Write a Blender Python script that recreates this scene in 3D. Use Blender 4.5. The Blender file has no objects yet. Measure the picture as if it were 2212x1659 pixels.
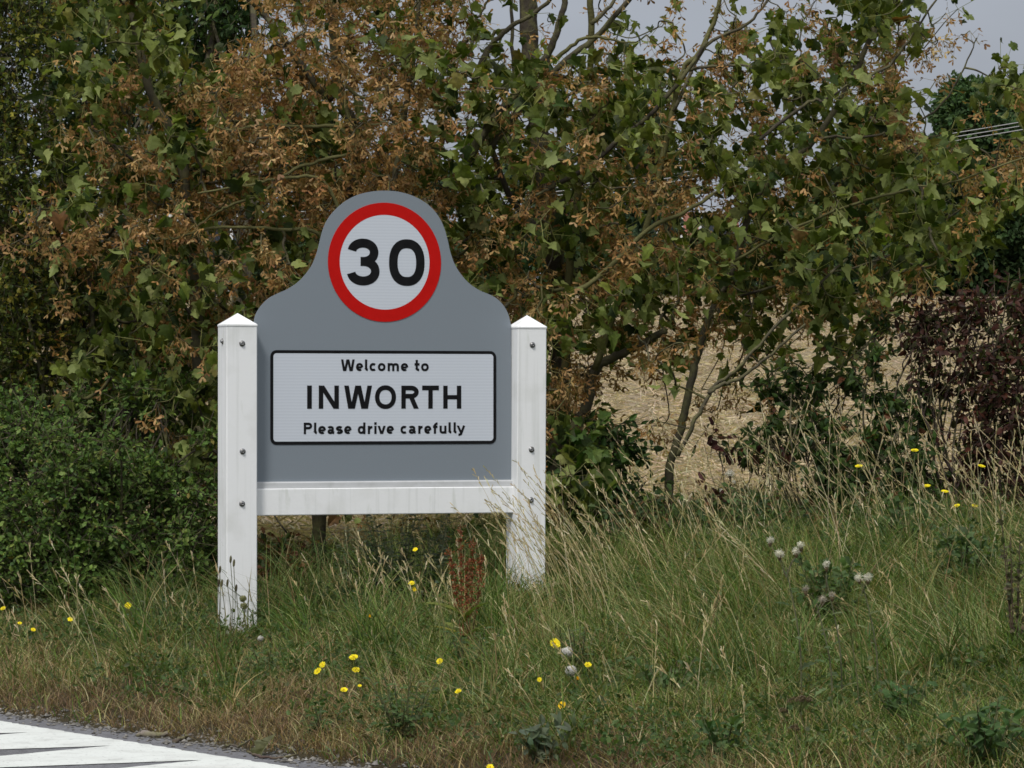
import bpy, math, random
import numpy as np
from math import radians as R, sin, cos, pi

sc = bpy.context.scene
# ---------------------------------------------------------------- camera
F = 3700.0            # focal length in pixels of a 1024 px wide frame
EYE = 1.4
HOR = 398.0           # image row of the horizon (768 px high frame)
cam_d = bpy.data.cameras.new('camera')
cam_d.sensor_width = 36.0
cam_d.lens = F / 1024.0 * 36.0
cam_d.clip_start = 0.5
cam_d.clip_end = 6000
cam = bpy.data.objects.new('camera', cam_d)
sc.collection.objects.link(cam)
cam.location = (0, 0, EYE)
cam.rotation_euler = (R(90) + math.atan((HOR - 384.0) / F), 0, 0)
sc.camera = cam

# ---------------------------------------------------------------- sky (overcast) and sun
SUN_EL, SUN_ROT = R(56), R(205)       # high, behind the camera and a little to its right
w = bpy.data.worlds.new('World')
sc.world = w
w.use_nodes = True
nt = w.node_tree
nt.nodes.clear()
wo = nt.nodes.new('ShaderNodeOutputWorld')
bg = nt.nodes.new('ShaderNodeBackground')
bg.inputs[1].default_value = 0.078
sky = nt.nodes.new('ShaderNodeTexSky')
sky.sky_type = 'NISHITA'
sky.sun_disc = False
sky.sun_elevation = SUN_EL
sky.sun_rotation = SUN_ROT
sky.dust_density = 3.0
hs = nt.nodes.new('ShaderNodeHueSaturation')
hs.inputs['Saturation'].default_value = 0.3
nt.links.new(sky.outputs[0], hs.inputs['Color'])
tc = nt.nodes.new('ShaderNodeTexCoord')
sx = nt.nodes.new('ShaderNodeSeparateXYZ')
nt.links.new(tc.outputs['Generated'], sx.inputs[0])
cr = nt.nodes.new('ShaderNodeValToRGB')           # cloud layer: dull at the horizon, bright overhead
cr.color_ramp.elements[0].position = 0.0
cr.color_ramp.elements[0].color = (0.275, 0.30, 0.345, 1)
cr.color_ramp.elements[1].position = 1.0
cr.color_ramp.elements[1].color = (0.98, 1.0, 1.04, 1)
e = cr.color_ramp.elements.new(0.16); e.color = (0.285, 0.31, 0.355, 1)
nt.links.new(sx.outputs['Z'], cr.inputs[0])
mp = nt.nodes.new('ShaderNodeMapping')
mp.inputs['Scale'].default_value = (2.2, 2.2, 7.0)
nt.links.new(tc.outputs['Generated'], mp.inputs[0])
nz = nt.nodes.new('ShaderNodeTexNoise')
nz.inputs['Scale'].default_value = 2.0
nz.inputs['Detail'].default_value = 5
nt.links.new(mp.outputs[0], nz.inputs['Vector'])
mr = nt.nodes.new('ShaderNodeMapRange')
mr.inputs['From Min'].default_value = 0.3
mr.inputs['From Max'].default_value = 0.7
mr.inputs['To Min'].default_value = 8.2
mr.inputs['To Max'].default_value = 11.0
nt.links.new(nz.outputs[0], mr.inputs['Value'])
vm = nt.nodes.new('ShaderNodeVectorMath'); vm.operation = 'SCALE'
nt.links.new(cr.outputs[0], vm.inputs[0]); nt.links.new(mr.outputs[0], vm.inputs['Scale'])
mxw = nt.nodes.new('ShaderNodeMix'); mxw.data_type = 'RGBA'
mxw.inputs['Factor'].default_value = 0.9
nt.links.new(hs.outputs[0], mxw.inputs['A'])
nt.links.new(vm.outputs[0], mxw.inputs['B'])
nt.links.new(mxw.outputs['Result'], bg.inputs[0])
nt.links.new(bg.outputs[0], wo.inputs[0])
w.cycles.sampling_method = 'MANUAL'
w.cycles.sample_map_resolution = 256

sun_d = bpy.data.lights.new('sun', 'SUN')
sun_d.energy = 1.5
sun_d.angle = R(11)
sun_d.color = (1.0, 0.965, 0.91)
sun = bpy.data.objects.new('sun', sun_d)
sc.collection.objects.link(sun)
# Nishita: rotation 0 is +Y, turning towards +X
sd = (cos(SUN_EL) * sin(SUN_ROT), cos(SUN_EL) * cos(SUN_ROT), sin(SUN_EL))
from mathutils import Vector, Matrix
sun.rotation_euler = Vector(sd).to_track_quat('Z', 'Y').to_euler()
sun.location = (0, -20, 30)

vs = sc.view_settings
vs.view_transform = 'Standard'
vs.look = 'None'
vs.exposure = 0.74
vs.gamma = 1.0
sc.cycles.max_bounces = 6
sc.cycles.diffuse_bounces = 2
sc.cycles.transmission_bounces = 4
sc.cycles.transparent_max_bounces = 4
sc.cycles.use_denoising = True
sc.cycles.filter_width = 1.6

# ---------------------------------------------------------------- helpers
rng = np.random.RandomState(7)
K = 1024.0 / 2212.0        # survey sheet units (2212 wide) to frame pixels


def P(dx, dy, D):
    """world point seen at (dx, dy) of the survey sheet, D metres in front of the camera"""
    px, py = dx * K, dy * K
    return np.array([(px - 512.0) / F * D, D, EYE + (HOR - py) / F * D])


def smooth(a, b, x):
    t = np.clip((x - a) / (b - a), 0, 1)
    return t * t * (3 - 2 * t)


O0 = np.array([-0.95, 14.12])            # a point on the edge of the white road marking
EDIR = np.array([0.567, -0.8237])        # along the road edge
NDIR = np.array([0.8237, 0.567])         # away from the road


def s_of(x, y):
    return (x - O0[0]) * NDIR[0] + (y - O0[1]) * NDIR[1]


def t_of(x, y):
    return (x - O0[0]) * EDIR[0] + (y - O0[1]) * EDIR[1]


_tab = np.random.RandomState(3).rand(256, 256)


def vnoise(x, y):
    x = np.asarray(x, float); y = np.asarray(y, float)
    xi = np.floor(x).astype(int); yi = np.floor(y).astype(int)
    fx = x - xi; fy = y - yi
    fx = fx * fx * (3 - 2 * fx); fy = fy * fy * (3 - 2 * fy)
    a = _tab[xi % 256, yi % 256]; b = _tab[(xi + 1) % 256, yi % 256]
    c = _tab[xi % 256, (yi + 1) % 256]; d = _tab[(xi + 1) % 256, (yi + 1) % 256]
    return (a * (1 - fx) + b * fx) * (1 - fy) + (c * (1 - fx) + d * fx) * fy


def fnoise(x, y):
    return (vnoise(x, y) + 0.5 * vnoise(x * 2.1 + 17, y * 2.1 + 5) + 0.25 * vnoise(x * 4.3 + 3, y * 4.3 + 31)) / 1.75


def ground(x, y):
    x = np.asarray(x, float); y = np.asarray(y, float)
    s = s_of(x, y)
    zb = np.interp(s, [-7.2, -6.7, 0.2, 0.45, 1.0, 2.04, 4.0, 6.0, 9.0, 16.0],
                   [0.06, 0.0, 0.0, 0.05, 0.12, 0.22, 0.42, 0.55, 0.72, 0.9])
    zf = 0.62 + (np.minimum(y, 112) - 25) * 0.0486
    k = smooth(23.0, 30.0, y) * smooth(2.0, 6.0, s)
    z = zb * (1 - k) + zf * k
    bump = (fnoise(x * 2.2, y * 2.2) - 0.5) * 0.10 * smooth(0.3, 1.2, s)
    return z + bump


def on_ray(dx, dy, h):
    """point h metres above the ground on the line of sight through (dx, dy)"""
    D = 15.0
    lo, hi = 9.0, 60.0
    for _ in range(50):
        D = (lo + hi) / 2
        p = P(dx, dy, D)
        if p[2] > ground(p[0], D) + h:
            lo = D
        else:
            hi = D
    return P(dx, dy, D)


class MB:
    def __init__(self):
        self.v, self.q, self.t, self.c, self.n = [], [], [], [], 0

    def add(self, v, tris=None, quads=None, col=(0.5, 0.5, 0.5)):
        v = np.asarray(v, float).reshape(-1, 3)
        col = np.asarray(col, float)
        if col.ndim == 1:
            col = np.tile(col[:3], (len(v), 1))
        self.v.append(v); self.c.append(col)
        if tris is not None and len(tris):
            self.t.append(np.asarray(tris, int).reshape(-1, 3) + self.n)
        if quads is not None and len(quads):
            self.q.append(np.asarray(quads, int).reshape(-1, 4) + self.n)
        self.n += len(v)

    def inst(self, tv, tt, M, pos, col, tq=None):
        """copies of one small shape: M (N,3,3), pos (N,3), col (N,3) or (N,n,3)"""
        N = len(pos)
        if N == 0:
            return
        tv = np.asarray(tv, float)
        n = len(tv)
        V = np.einsum('nij,kj->nki', M, tv) + pos[:, None, :]
        col = np.asarray(col, float)
        if col.ndim == 2:
            col = np.repeat(col[:, None, :], n, axis=1)
        off = (np.arange(N) * n)[:, None, None]
        T = (np.asarray(tt, int)[None] + off).reshape(-1, 3) if tt is not None and len(tt) else None
        Q = (np.asarray(tq, int)[None] + off).reshape(-1, 4) if tq is not None and len(tq) else None
        self.add(V.reshape(-1, 3), T, Q, col.reshape(-1, 3))

    def build(self, name, mat, parent=None, smooth_faces=False, loc=None):
        me = bpy.data.meshes.new(name)
        v = np.concatenate(self.v) if self.v else np.zeros((0, 3))
        if loc is not None:
            v = v - np.asarray(loc)
        c = np.concatenate(self.c) if self.c else np.zeros((0, 3))
        q = np.concatenate(self.q) if self.q else np.zeros((0, 4), int)
        t = np.concatenate(self.t) if self.t else np.zeros((0, 3), int)
        me.vertices.add(len(v))
        me.vertices.foreach_set('co', v.astype(np.float32).ravel())
        nl = q.size + t.size
        me.loops.add(nl)
        me.loops.foreach_set('vertex_index', np.concatenate([q.ravel(), t.ravel()]).astype(np.int32))
        npoly = len(q) + len(t)
        me.polygons.add(npoly)
        st = np.concatenate([np.arange(len(q)) * 4, q.size + np.arange(len(t)) * 3]).astype(np.int32)
        me.polygons.foreach_set('loop_start', st)
        me.polygons.foreach_set('use_smooth', np.full(npoly, bool(smooth_faces)))
        me.update(calc_edges=True)
        ca = me.color_attributes.new('Col', 'FLOAT_COLOR', 'POINT')
        ca.data.foreach_set('color', np.hstack([c, np.ones((len(c), 1))]).astype(np.float32).ravel())
        me.materials.append(mat)
        o = bpy.data.objects.new(name, me)
        sc.collection.objects.link(o)
        if parent is not None:
            o.parent = parent
        if loc is not None and parent is None:
            o.location = [float(a) for a in loc]
        return o


def tag(o, label=None, cat=None, group=None, kind=None):
    if label: o['label'] = label
    if cat: o['category'] = cat
    if group: o['group'] = group
    if kind: o['kind'] = kind
    return o


def empty(name, loc, label=None, cat=None, group=None, rz=0.0):
    o = bpy.data.objects.new(name, None)
    sc.collection.objects.link(o)
    o.empty_display_size = 0.1
    o.location = [float(a) for a in loc]
    o.rotation_euler = (0, 0, rz)
    return tag(o, label, cat, group)


def unit(v):
    v = np.asarray(v, float)
    return v / np.maximum(np.linalg.norm(v, axis=-1, keepdims=True), 1e-9)


def frames(tip, nrm):
    """matrices whose columns are side, tip, normal"""
    tip = unit(tip)
    side = unit(np.cross(tip, nrm))
    n = np.cross(side, tip)
    return np.stack([side, tip, n], axis=-1)


def tube(mb, pts, rad, sides=6, col=(0.2, 0.17, 0.12), cap=False):
    pts = np.asarray(pts, float)
    n = len(pts)
    rad = np.broadcast_to(np.asarray(rad, float), (n,))
    tan = unit(np.gradient(pts, axis=0))
    ref = np.array([0.0, 0, 1.0]) if abs(tan[0][2]) < 0.9 else np.array([1.0, 0, 0])
    a = unit(np.cross(tan[0], ref))
    vs_ = []
    ang = np.arange(sides) / sides * 2 * pi
    for i in range(n):
        a = unit(a - tan[i] * np.dot(a, tan[i]))
        b = np.cross(tan[i], a)
        vs_.append(pts[i] + rad[i] * (np.cos(ang)[:, None] * a + np.sin(ang)[:, None] * b))
    V = np.concatenate(vs_)
    q = []
    for i in range(n - 1):
        for k in range(sides):
            k2 = (k + 1) % sides
            q.append((i * sides + k, i * sides + k2, (i + 1) * sides + k2, (i + 1) * sides + k))
    t = []
    if cap:
        c0 = len(V)
        V = np.vstack([V, pts[0], pts[-1]])
        for k in range(sides):
            k2 = (k + 1) % sides
            t.append((k2, k, c0))
            t.append(((n - 1) * sides + k, (n - 1) * sides + k2, c0 + 1))
    mb.add(V, t, q, col)


def catmull(pts, n=6):
    pts = np.asarray(pts, float)
    if len(pts) < 3:
        tt = np.linspace(0, 1, n * (len(pts) - 1) + 1)[:, None]
        return pts[0] * (1 - tt) + pts[-1] * tt
    Pp = np.vstack([2 * pts[0] - pts[1], pts, 2 * pts[-1] - pts[-2]])
    out = []
    for i in range(1, len(Pp) - 2):
        for k in range(n):
            t = k / n
            a, b, c, d = Pp[i - 1], Pp[i], Pp[i + 1], Pp[i + 2]
            out.append(0.5 * ((2 * b) + (-a + c) * t + (2 * a - 5 * b + 4 * c - d) * t * t + (-a + 3 * b - 3 * c + d) * t ** 3))
    out.append(pts[-1])
    return np.array(out)


def ribbons(mb, a, b, wid, col):
    """N thin flat strips from a to b"""
    a = np.asarray(a, float); b = np.asarray(b, float)
    N = len(a)
    if N == 0:
        return
    d = unit(b - a)
    s = unit(np.cross(d, unit(np.array([0.0, 1.0, 0.15]) + rng.normal(0, .3, (N, 3))))) * (np.asarray(wid).reshape(-1, 1) * 0.5)
    V = np.stack([a - s, a + s, b + s, b - s], axis=1).reshape(-1, 3)
    q = np.arange(N * 4).reshape(-1, 4)
    mb.add(V, None, q, np.repeat(np.broadcast_to(col, (N, 3)), 4, axis=0))


# ---------------------------------------------------------------- materials
def new_mat(name):
    m = bpy.data.materials.new(name)
    m.use_nodes = True
    t = m.node_tree
    t.nodes.clear()
    out = t.nodes.new('ShaderNodeOutputMaterial')
    return m, t, out


def principled(name, col, rough=0.6, noise=None, bump=None, spec=0.4, metal=0.0, attr=False):
    """noise = (scale, second colour, amount low, amount high); bump = (scale, distance)"""
    m, t, out = new_mat(name)
    b = t.nodes.new('ShaderNodeBsdfPrincipled')
    b.inputs['Roughness'].default_value = rough
    b.inputs['Metallic'].default_value = metal
    b.inputs['Specular IOR Level'].default_value = spec
    t.links.new(b.outputs[0], out.inputs[0])
    tcn = t.nodes.new('ShaderNodeTexCoord')
    base = None
    if attr:
        at = t.nodes.new('ShaderNodeAttribute'); at.attribute_name = 'Col'
        base = at.outputs['Color']
    else:
        b.inputs['Base Color'].default_value = (*col, 1)
    if noise:
        n = t.nodes.new('ShaderNodeTexNoise')
        n.inputs['Scale'].default_value = noise[0]
        n.inputs['Detail'].default_value = 6
        t.links.new(tcn.outputs['Object'], n.inputs['Vector'])
        r = t.nodes.new('ShaderNodeMapRange')
        r.inputs['From Min'].default_value = noise[2]; r.inputs['From Max'].default_value = noise[3]
        t.links.new(n.outputs[0], r.inputs['Value'])
        mx = t.nodes.new('ShaderNodeMix'); mx.data_type = 'RGBA'
        if base is not None:
            t.links.new(base, mx.inputs['A'])
        else:
            mx.inputs['A'].default_value = (*col, 1)
        mx.inputs['B'].default_value = (*noise[1], 1)
        t.links.new(r.outputs[0], mx.inputs['Factor'])
        base = mx.outputs['Result']
    if base is not None:
        t.links.new(base, b.inputs['Base Color'])
    if bump:
        n2 = t.nodes.new('ShaderNodeTexNoise')
        n2.inputs['Scale'].default_value = bump[0]; n2.inputs['Detail'].default_value = 8
        t.links.new(tcn.outputs['Object'], n2.inputs['Vector'])
        bp = t.nodes.new('ShaderNodeBump'); bp.inputs['Distance'].default_value = bump[1]
        bp.inputs['Strength'].default_value = 0.8
        t.links.new(n2.outputs[0], bp.inputs['Height'])
        t.links.new(bp.outputs[0], b.inputs['Normal'])
    return m


def leaf_mat(name, transl=0.28, rough=0.5, back=None, spec=0.35, vein=0.0):
    m, t, out = new_mat(name)
    at = t.nodes.new('ShaderNodeAttribute'); at.attribute_name = 'Col'
    colr = at.outputs['Color']
    tcn = t.nodes.new('ShaderNodeTexCoord')
    n = t.nodes.new('ShaderNodeTexNoise'); n.inputs['Scale'].default_value = 45; n.inputs['Detail'].default_value = 3
    t.links.new(tcn.outputs['Object'], n.inputs['Vector'])
    r = t.nodes.new('ShaderNodeMapRange')
    r.inputs['From Min'].default_value = .3; r.inputs['From Max'].default_value = .7
    r.inputs['To Min'].default_value = .72; r.inputs['To Max'].default_value = 1.3
    t.links.new(n.outputs[0], r.inputs['Value'])
    sc_ = t.nodes.new('ShaderNodeVectorMath'); sc_.operation = 'SCALE'
    t.links.new(colr, sc_.inputs[0]); t.links.new(r.outputs[0], sc_.inputs['Scale'])
    colr = sc_.outputs[0]
    if back is not None:
        g = t.nodes.new('ShaderNodeNewGeometry')
        mx = t.nodes.new('ShaderNodeMix'); mx.data_type = 'RGBA'
        t.links.new(g.outputs['Backfacing'], mx.inputs['Factor'])
        t.links.new(colr, mx.inputs['A'])
        mb_ = t.nodes.new('ShaderNodeMix'); mb_.data_type = 'RGBA'; mb_.inputs['Factor'].default_value = 0.6
        t.links.new(colr, mb_.inputs['A']); mb_.inputs['B'].default_value = (*back, 1)
        t.links.new(mb_.outputs['Result'], mx.inputs['B'])
        colr = mx.outputs['Result']
    b = t.nodes.new('ShaderNodeBsdfPrincipled')
    b.inputs['Roughness'].default_value = rough
    b.inputs['Specular IOR Level'].default_value = spec
    t.links.new(colr, b.inputs['Base Color'])
    if transl > 0:
        tr = t.nodes.new('ShaderNodeBsdfTranslucent')
        gm = t.nodes.new('ShaderNodeVectorMath'); gm.operation = 'MULTIPLY'
        gm.inputs[1].default_value = (1.5, 1.6, 0.7)
        t.links.new(colr, gm.inputs[0]); t.links.new(gm.outputs[0], tr.inputs['Color'])
        ms = t.nodes.new('ShaderNodeMixShader'); ms.inputs[0].default_value = transl
        t.links.new(b.outputs[0], ms.inputs[1]); t.links.new(tr.outputs[0], ms.inputs[2])
        t.links.new(ms.outputs[0], out.inputs[0])
    else:
        t.links.new(b.outputs[0], out.inputs[0])
    return m


M = {}
M['white_paint'] = principled('white_paint', (0.85, 0.86, 0.865), 0.42, (5, (0.70, 0.71, 0.69), .52, .8), (60, .0006))
def streak(m, scale, col, lo, hi, zs):
    t = m.node_tree
    b = next(n for n in t.nodes if n.type == 'BSDF_PRINCIPLED')
    src = b.inputs['Base Color'].links[0].from_socket
    tcn = t.nodes.new('ShaderNodeTexCoord'); mpn = t.nodes.new('ShaderNodeMapping'); mpn.inputs['Scale'].default_value = (1, 1, zs)
    t.links.new(tcn.outputs['Object'], mpn.inputs[0])
    n = t.nodes.new('ShaderNodeTexNoise'); n.inputs['Scale'].default_value = scale; n.inputs['Detail'].default_value = 7
    t.links.new(mpn.outputs[0], n.inputs['Vector'])
    r = t.nodes.new('ShaderNodeMapRange'); r.inputs['From Min'].default_value = lo; r.inputs['From Max'].default_value = hi; r.inputs['To Max'].default_value = .75
    t.links.new(n.outputs[0], r.inputs['Value'])
    mx = t.nodes.new('ShaderNodeMix'); mx.data_type = 'RGBA'
    t.links.new(r.outputs[0], mx.inputs['Factor']); t.links.new(src, mx.inputs['A']); mx.inputs['B'].default_value = (*col, 1)
    t.links.new(mx.outputs['Result'], b.inputs['Base Color'])


streak(M['white_paint'], 38, (.60, .62, .60), .52, .80, .035)
streak(M['white_paint'], 16, (.42, .46, .36), .64, .86, .25)
M['grey_sheet'] = principled('grey_sheet', (0.200, 0.232, 0.265), 0.5, (260, (0.220, 0.252, 0.285), .4, .6), None, .4)
M['alu'] = principled('alu', (0.55, 0.56, 0.57), 0.35, (40, (0.4, 0.4, 0.4), .4, .6), None, .5, .8)
M['black_film'] = principled('black_film', (0.007, 0.007, 0.008), 0.5, (30, (0.010, 0.010, 0.011), .4, .6), None, .12)
M['red_film'] = principled('red_film', (0.52, 0.007, 0.005), 0.5, (30, (0.48, 0.006, 0.004), .4, .7), None, .12)
M['bolt'] = principled('bolt', (0.30, 0.31, 0.32), 0.4, (90, (0.16, 0.15, 0.14), .4, .6), None, .5, .7)


def retro():
    m, t, out = new_mat('retro_film')
    b = t.nodes.new('ShaderNodeBsdfPrincipled'); b.inputs['Roughness'].default_value = 0.35
    t.links.new(b.outputs[0], out.inputs[0])
    tcn = t.nodes.new('ShaderNodeTexCoord')
    mpn = t.nodes.new('ShaderNodeMapping'); t.links.new(tcn.outputs['Object'], mpn.inputs[0])
    wv = t.nodes.new('ShaderNodeTexWave'); wv.bands_direction = 'Z'
    wv.inputs['Scale'].default_value = 21; wv.inputs['Distortion'].default_value = 0.6
    wv.inputs['Detail'].default_value = 2; wv.inputs['Detail Scale'].default_value = 0.6
    t.links.new(mpn.outputs[0], wv.inputs['Vector'])
    rmp = t.nodes.new('ShaderNodeValToRGB')
    rmp.color_ramp.elements[0].color = (0.56, 0.60, 0.665, 1)
    rmp.color_ramp.elements[1].color = (0.61, 0.65, 0.715, 1)
    t.links.new(wv.outputs['Fac'], rmp.inputs[0])
    t.links.new(rmp.outputs[0], b.inputs['Base Color'])
    return m


M['retro'] = retro()
M['bark'] = principled('bark', (0.10, 0.085, 0.06), 0.85, (14, (0.15, 0.145, 0.06), .45, .75), (70, .006), .2, attr=True)
M['grass'] = leaf_mat('grass_blade', .22, .6, None, .15)
M['sycamore'] = leaf_mat('sycamore_leaf', .30, .55, (0.29, 0.34, 0.11), .2)
M['smallleaf'] = leaf_mat('small_leaf', .25, .55, (0.10, 0.15, 0.045), .18)
M['seed'] = leaf_mat('dry_seed', .22, .6, None, .25)
M['flower'] = leaf_mat('flower_petal', .25, .6, None, .2)
M['farleaf'] = leaf_mat('far_leaf', .15, .65, None, .12)


# ---------------------------------------------------------------- ground, field, road
def ground_mat():
    m, t, out = new_mat('ground_mix')
    b = t.nodes.new('ShaderNodeBsdfPrincipled'); b.inputs['Roughness'].default_value = 0.95
    b.inputs['Specular IOR Level'].default_value = 0.1
    t.links.new(b.outputs[0], out.inputs[0])
    at = t.nodes.new('ShaderNodeAttribute'); at.attribute_name = 'Col'
    tcn = t.nodes.new('ShaderNodeTexCoord')
    mpn = t.nodes.new('ShaderNodeMapping'); mpn.inputs['Scale'].default_value = (1.0, 0.8, 1.0)
    t.links.new(tcn.outputs['Object'], mpn.inputs[0])
    n = t.nodes.new('ShaderNodeTexNoise'); n.inputs['Scale'].default_value = 11; n.inputs['Detail'].default_value = 14
    n.inputs['Roughness'].default_value = .75
    t.links.new(mpn.outputs[0], n.inputs['Vector'])
    r = t.nodes.new('ShaderNodeMapRange')
    r.inputs['From Min'].default_value = .32; r.inputs['From Max'].default_value = .68
    r.inputs['To Min'].default_value = .5; r.inputs['To Max'].default_value = 1.45
    t.links.new(n.outputs[0], r.inputs['Value'])
    s_ = t.nodes.new('ShaderNodeVectorMath'); s_.operation = 'SCALE'
    t.links.new(at.outputs['Color'], s_.inputs[0]); t.links.new(r.outputs[0], s_.inputs['Scale'])
    t.links.new(s_.outputs[0], b.inputs['Base Color'])
    n2 = t.nodes.new('ShaderNodeTexNoise'); n2.inputs['Scale'].default_value = 16; n2.inputs['Detail'].default_value = 12
    t.links.new(tcn.outputs['Object'], n2.inputs['Vector'])
    bp = t.nodes.new('ShaderNodeBump'); bp.inputs['Distance'].default_value = .12; bp.inputs['Strength'].default_value = 1
    t.links.new(n2.outputs[0], bp.inputs['Height']); t.links.new(bp.outputs[0], b.inputs['Normal'])
    return m


def build_ground():
    xs = np.concatenate([[-3000, -1200, -400, -150, -70], np.arange(-40, -7, 2.0), np.arange(-7, 7.01, .16), np.arange(8, 41, 2.0), [70, 150, 400, 1200, 3000]])
    ys = np.concatenate([[-600, -150, -40, -15, -6], np.arange(0, 9, 1.0), np.arange(9, 27, .16), np.arange(27, 50, .5), np.arange(50, 130, 2.0), [150, 200, 320, 700, 1500, 4000]])
    X, Y = np.meshgrid(xs, ys)
    Z = ground(X, Y)
    S = s_of(X, Y)
    # stubble ridges of the harvested field
    fld = smooth(23.5, 25.5, Y + (fnoise(X * .8, Y * .8) - .5) * 2.0) * smooth(2.2, 3.4, S)
    Z = Z + fld * 0.05 * (fnoise(X * 1.3, Y * 1.0) - .5)
    v = np.stack([X.ravel(), Y.ravel(), Z.ravel()], 1)
    nx, ny = len(xs), len(ys)
    i = np.arange(nx * ny).reshape(ny, nx)
    q = np.stack([i[:-1, :-1].ravel(), i[:-1, 1:].ravel(), i[1:, 1:].ravel(), i[1:, :-1].ravel()], 1)
    soil = np.array([.052, .043, .024]); straw = np.array([.30, .238, .158]); green = np.array([.06, .075, .03])
    f = fld.ravel()[:, None]
    far = smooth(95, 103, Y).ravel()[:, None]
    c = soil * (1 - f) + straw * f
    wide = (smooth(.142 * Y + .8, .142 * Y + 1.7, np.abs(X)) * smooth(.5, 1.5, S)).ravel()[:, None] * (1 - f)
    c = c * (1 - wide) + np.array([.095, .105, .035]) * wide
    c = c * (1 - far) + green * far
    mb = MB(); mb.add(v, None, q, c)
    return tag(mb.build('ground', ground_mat(), None, True), kind='structure')


build_ground()


def road_mat():
    m, t, out = new_mat('asphalt')
    b = t.nodes.new('ShaderNodeBsdfPrincipled'); b.inputs['Roughness'].default_value = .85
    t.links.new(b.outputs[0], out.inputs[0])
    tcn = t.nodes.new('ShaderNodeTexCoord')
    n = t.nodes.new('ShaderNodeTexVoronoi'); n.inputs['Scale'].default_value = 85
    t.links.new(tcn.outputs['Object'], n.inputs['Vector'])
    rmp = t.nodes.new('ShaderNodeValToRGB')
    rmp.color_ramp.elements[0].color = (.10, .10, .11, 1); rmp.color_ramp.elements[1].color = (.21, .21, .225, 1)
    t.links.new(n.outputs['Color'], rmp.inputs[0])
    n2 = t.nodes.new('ShaderNodeTexNoise'); n2.inputs['Scale'].default_value = 3; n2.inputs['Detail'].default_value = 6
    t.links.new(tcn.outputs['Object'], n2.inputs['Vector'])
    mx = t.nodes.new('ShaderNodeMix'); mx.data_type = 'RGBA'; mx.blend_type = 'MULTIPLY'
    mx.inputs['Factor'].default_value = .5
    t.links.new(rmp.outputs[0], mx.inputs['A']); t.links.new(n2.outputs[0], mx.inputs['B'])
    t.links.new(mx.outputs['Result'], b.inputs['Base Color'])
    bp = t.nodes.new('ShaderNodeBump'); bp.inputs['Distance'].default_value = .006
    t.links.new(n.outputs['Distance'], bp.inputs['Height']); t.links.new(bp.outputs[0], b.inputs['Normal'])
    return m


def xy(s, t):
    s = np.asarray(s, float); t = np.asarray(t, float)
    return np.stack([O0[0] + s * NDIR[0] + t * EDIR[0], O0[1] + s * NDIR[1] + t * EDIR[1]], -1)


def build_road():
    ts = np.concatenate([[-900, -300, -100, -40, -20], np.arange(-12, 8, .06), [10, 20, 60, 200, 600]])
    edge = np.interp(ts, [-4, -2.2, 0, .3], [.20, .20, .245, .25]) + (fnoise(ts * 5, ts * 0 + 2) - .5) * .09 + (fnoise(ts * 21, ts * 0 + 9) - .5) * .05
    a = xy(np.full_like(ts, -6.9), ts); b = xy(edge, ts)
    n = len(ts)
    v = np.vstack([np.hstack([a, np.full((n, 1), .004)]), np.hstack([b, np.full((n, 1), .006)])])
    i = np.arange(n - 1)
    q = np.stack([i, i + 1, i + 1 + n, i + n], 1)[:, ::-1]
    mb = MB(); mb.add(v, None, q)
    tag(mb.build('road', road_mat()), kind='structure')


build_road()

M['road_paint'] = principled('road_paint', (.58, .60, .575), .75, (7, (.44, .45, .43), .52, .78), (90, .004), .2)


streak(M['road_paint'], 55, (.16, .16, .165), .62, .72, 1)
streak(M['road_paint'], 4, (.40, .40, .38), .5, .9, 1)


def build_teeth():
    """white edge band with a row of long triangles pointing into the lane"""
    tips_t = [-.225 + .72 * k for k in range(-6, 5)]      # where the dark gaps end, along the edge
    # measured: gap tips lie .147 m inside the band edge
    L, half = 1.5, .36
    mb = MB()

    def grit(p, k):
        return p + (rng.rand(*p.shape) - .5) * k
    t0, t1 = min(tips_t) - .3, max(tips_t) + .3
    ts = np.arange(t0, t1, .03)
    up = xy(np.interp(ts, [0, 1], [0, 0]) + (rng.rand(len(ts)) - .5) * .016, ts)
    lo = xy(np.full_like(ts, -.14), ts)
    n = len(ts)
    z = .009
    i = np.arange(n - 1)
    q = np.stack([i, i + 1, i + 1 + n, i + n], 1)[:, ::-1]
    mb.add(np.hstack([np.vstack([lo, up]), np.full((2 * n, 1), z)]), None, q)
    for a, b in zip(tips_t[:-1], tips_t[1:]):
        k = np.linspace(0, 1, 40)
        mid = (a + b) / 2
        hw = abs(a - b) / 2 * (1 - k)
        wob = (rng.rand(40, 2) - .5) * .010
        A = xy(-.14 - L * k, mid - hw + wob[:, 0]); B = xy(-.14 - L * k, mid + hw + wob[:, 1])
        i = np.arange(39)
        q = np.stack([i, i + 1, i + 41, i + 40], 1)
        mb.add(np.hstack([np.vstack([A, B]), np.full((80, 1), z)]), None, q)
    tag(mb.build('road_marking', M['road_paint']), kind='structure')


build_teeth()

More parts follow.
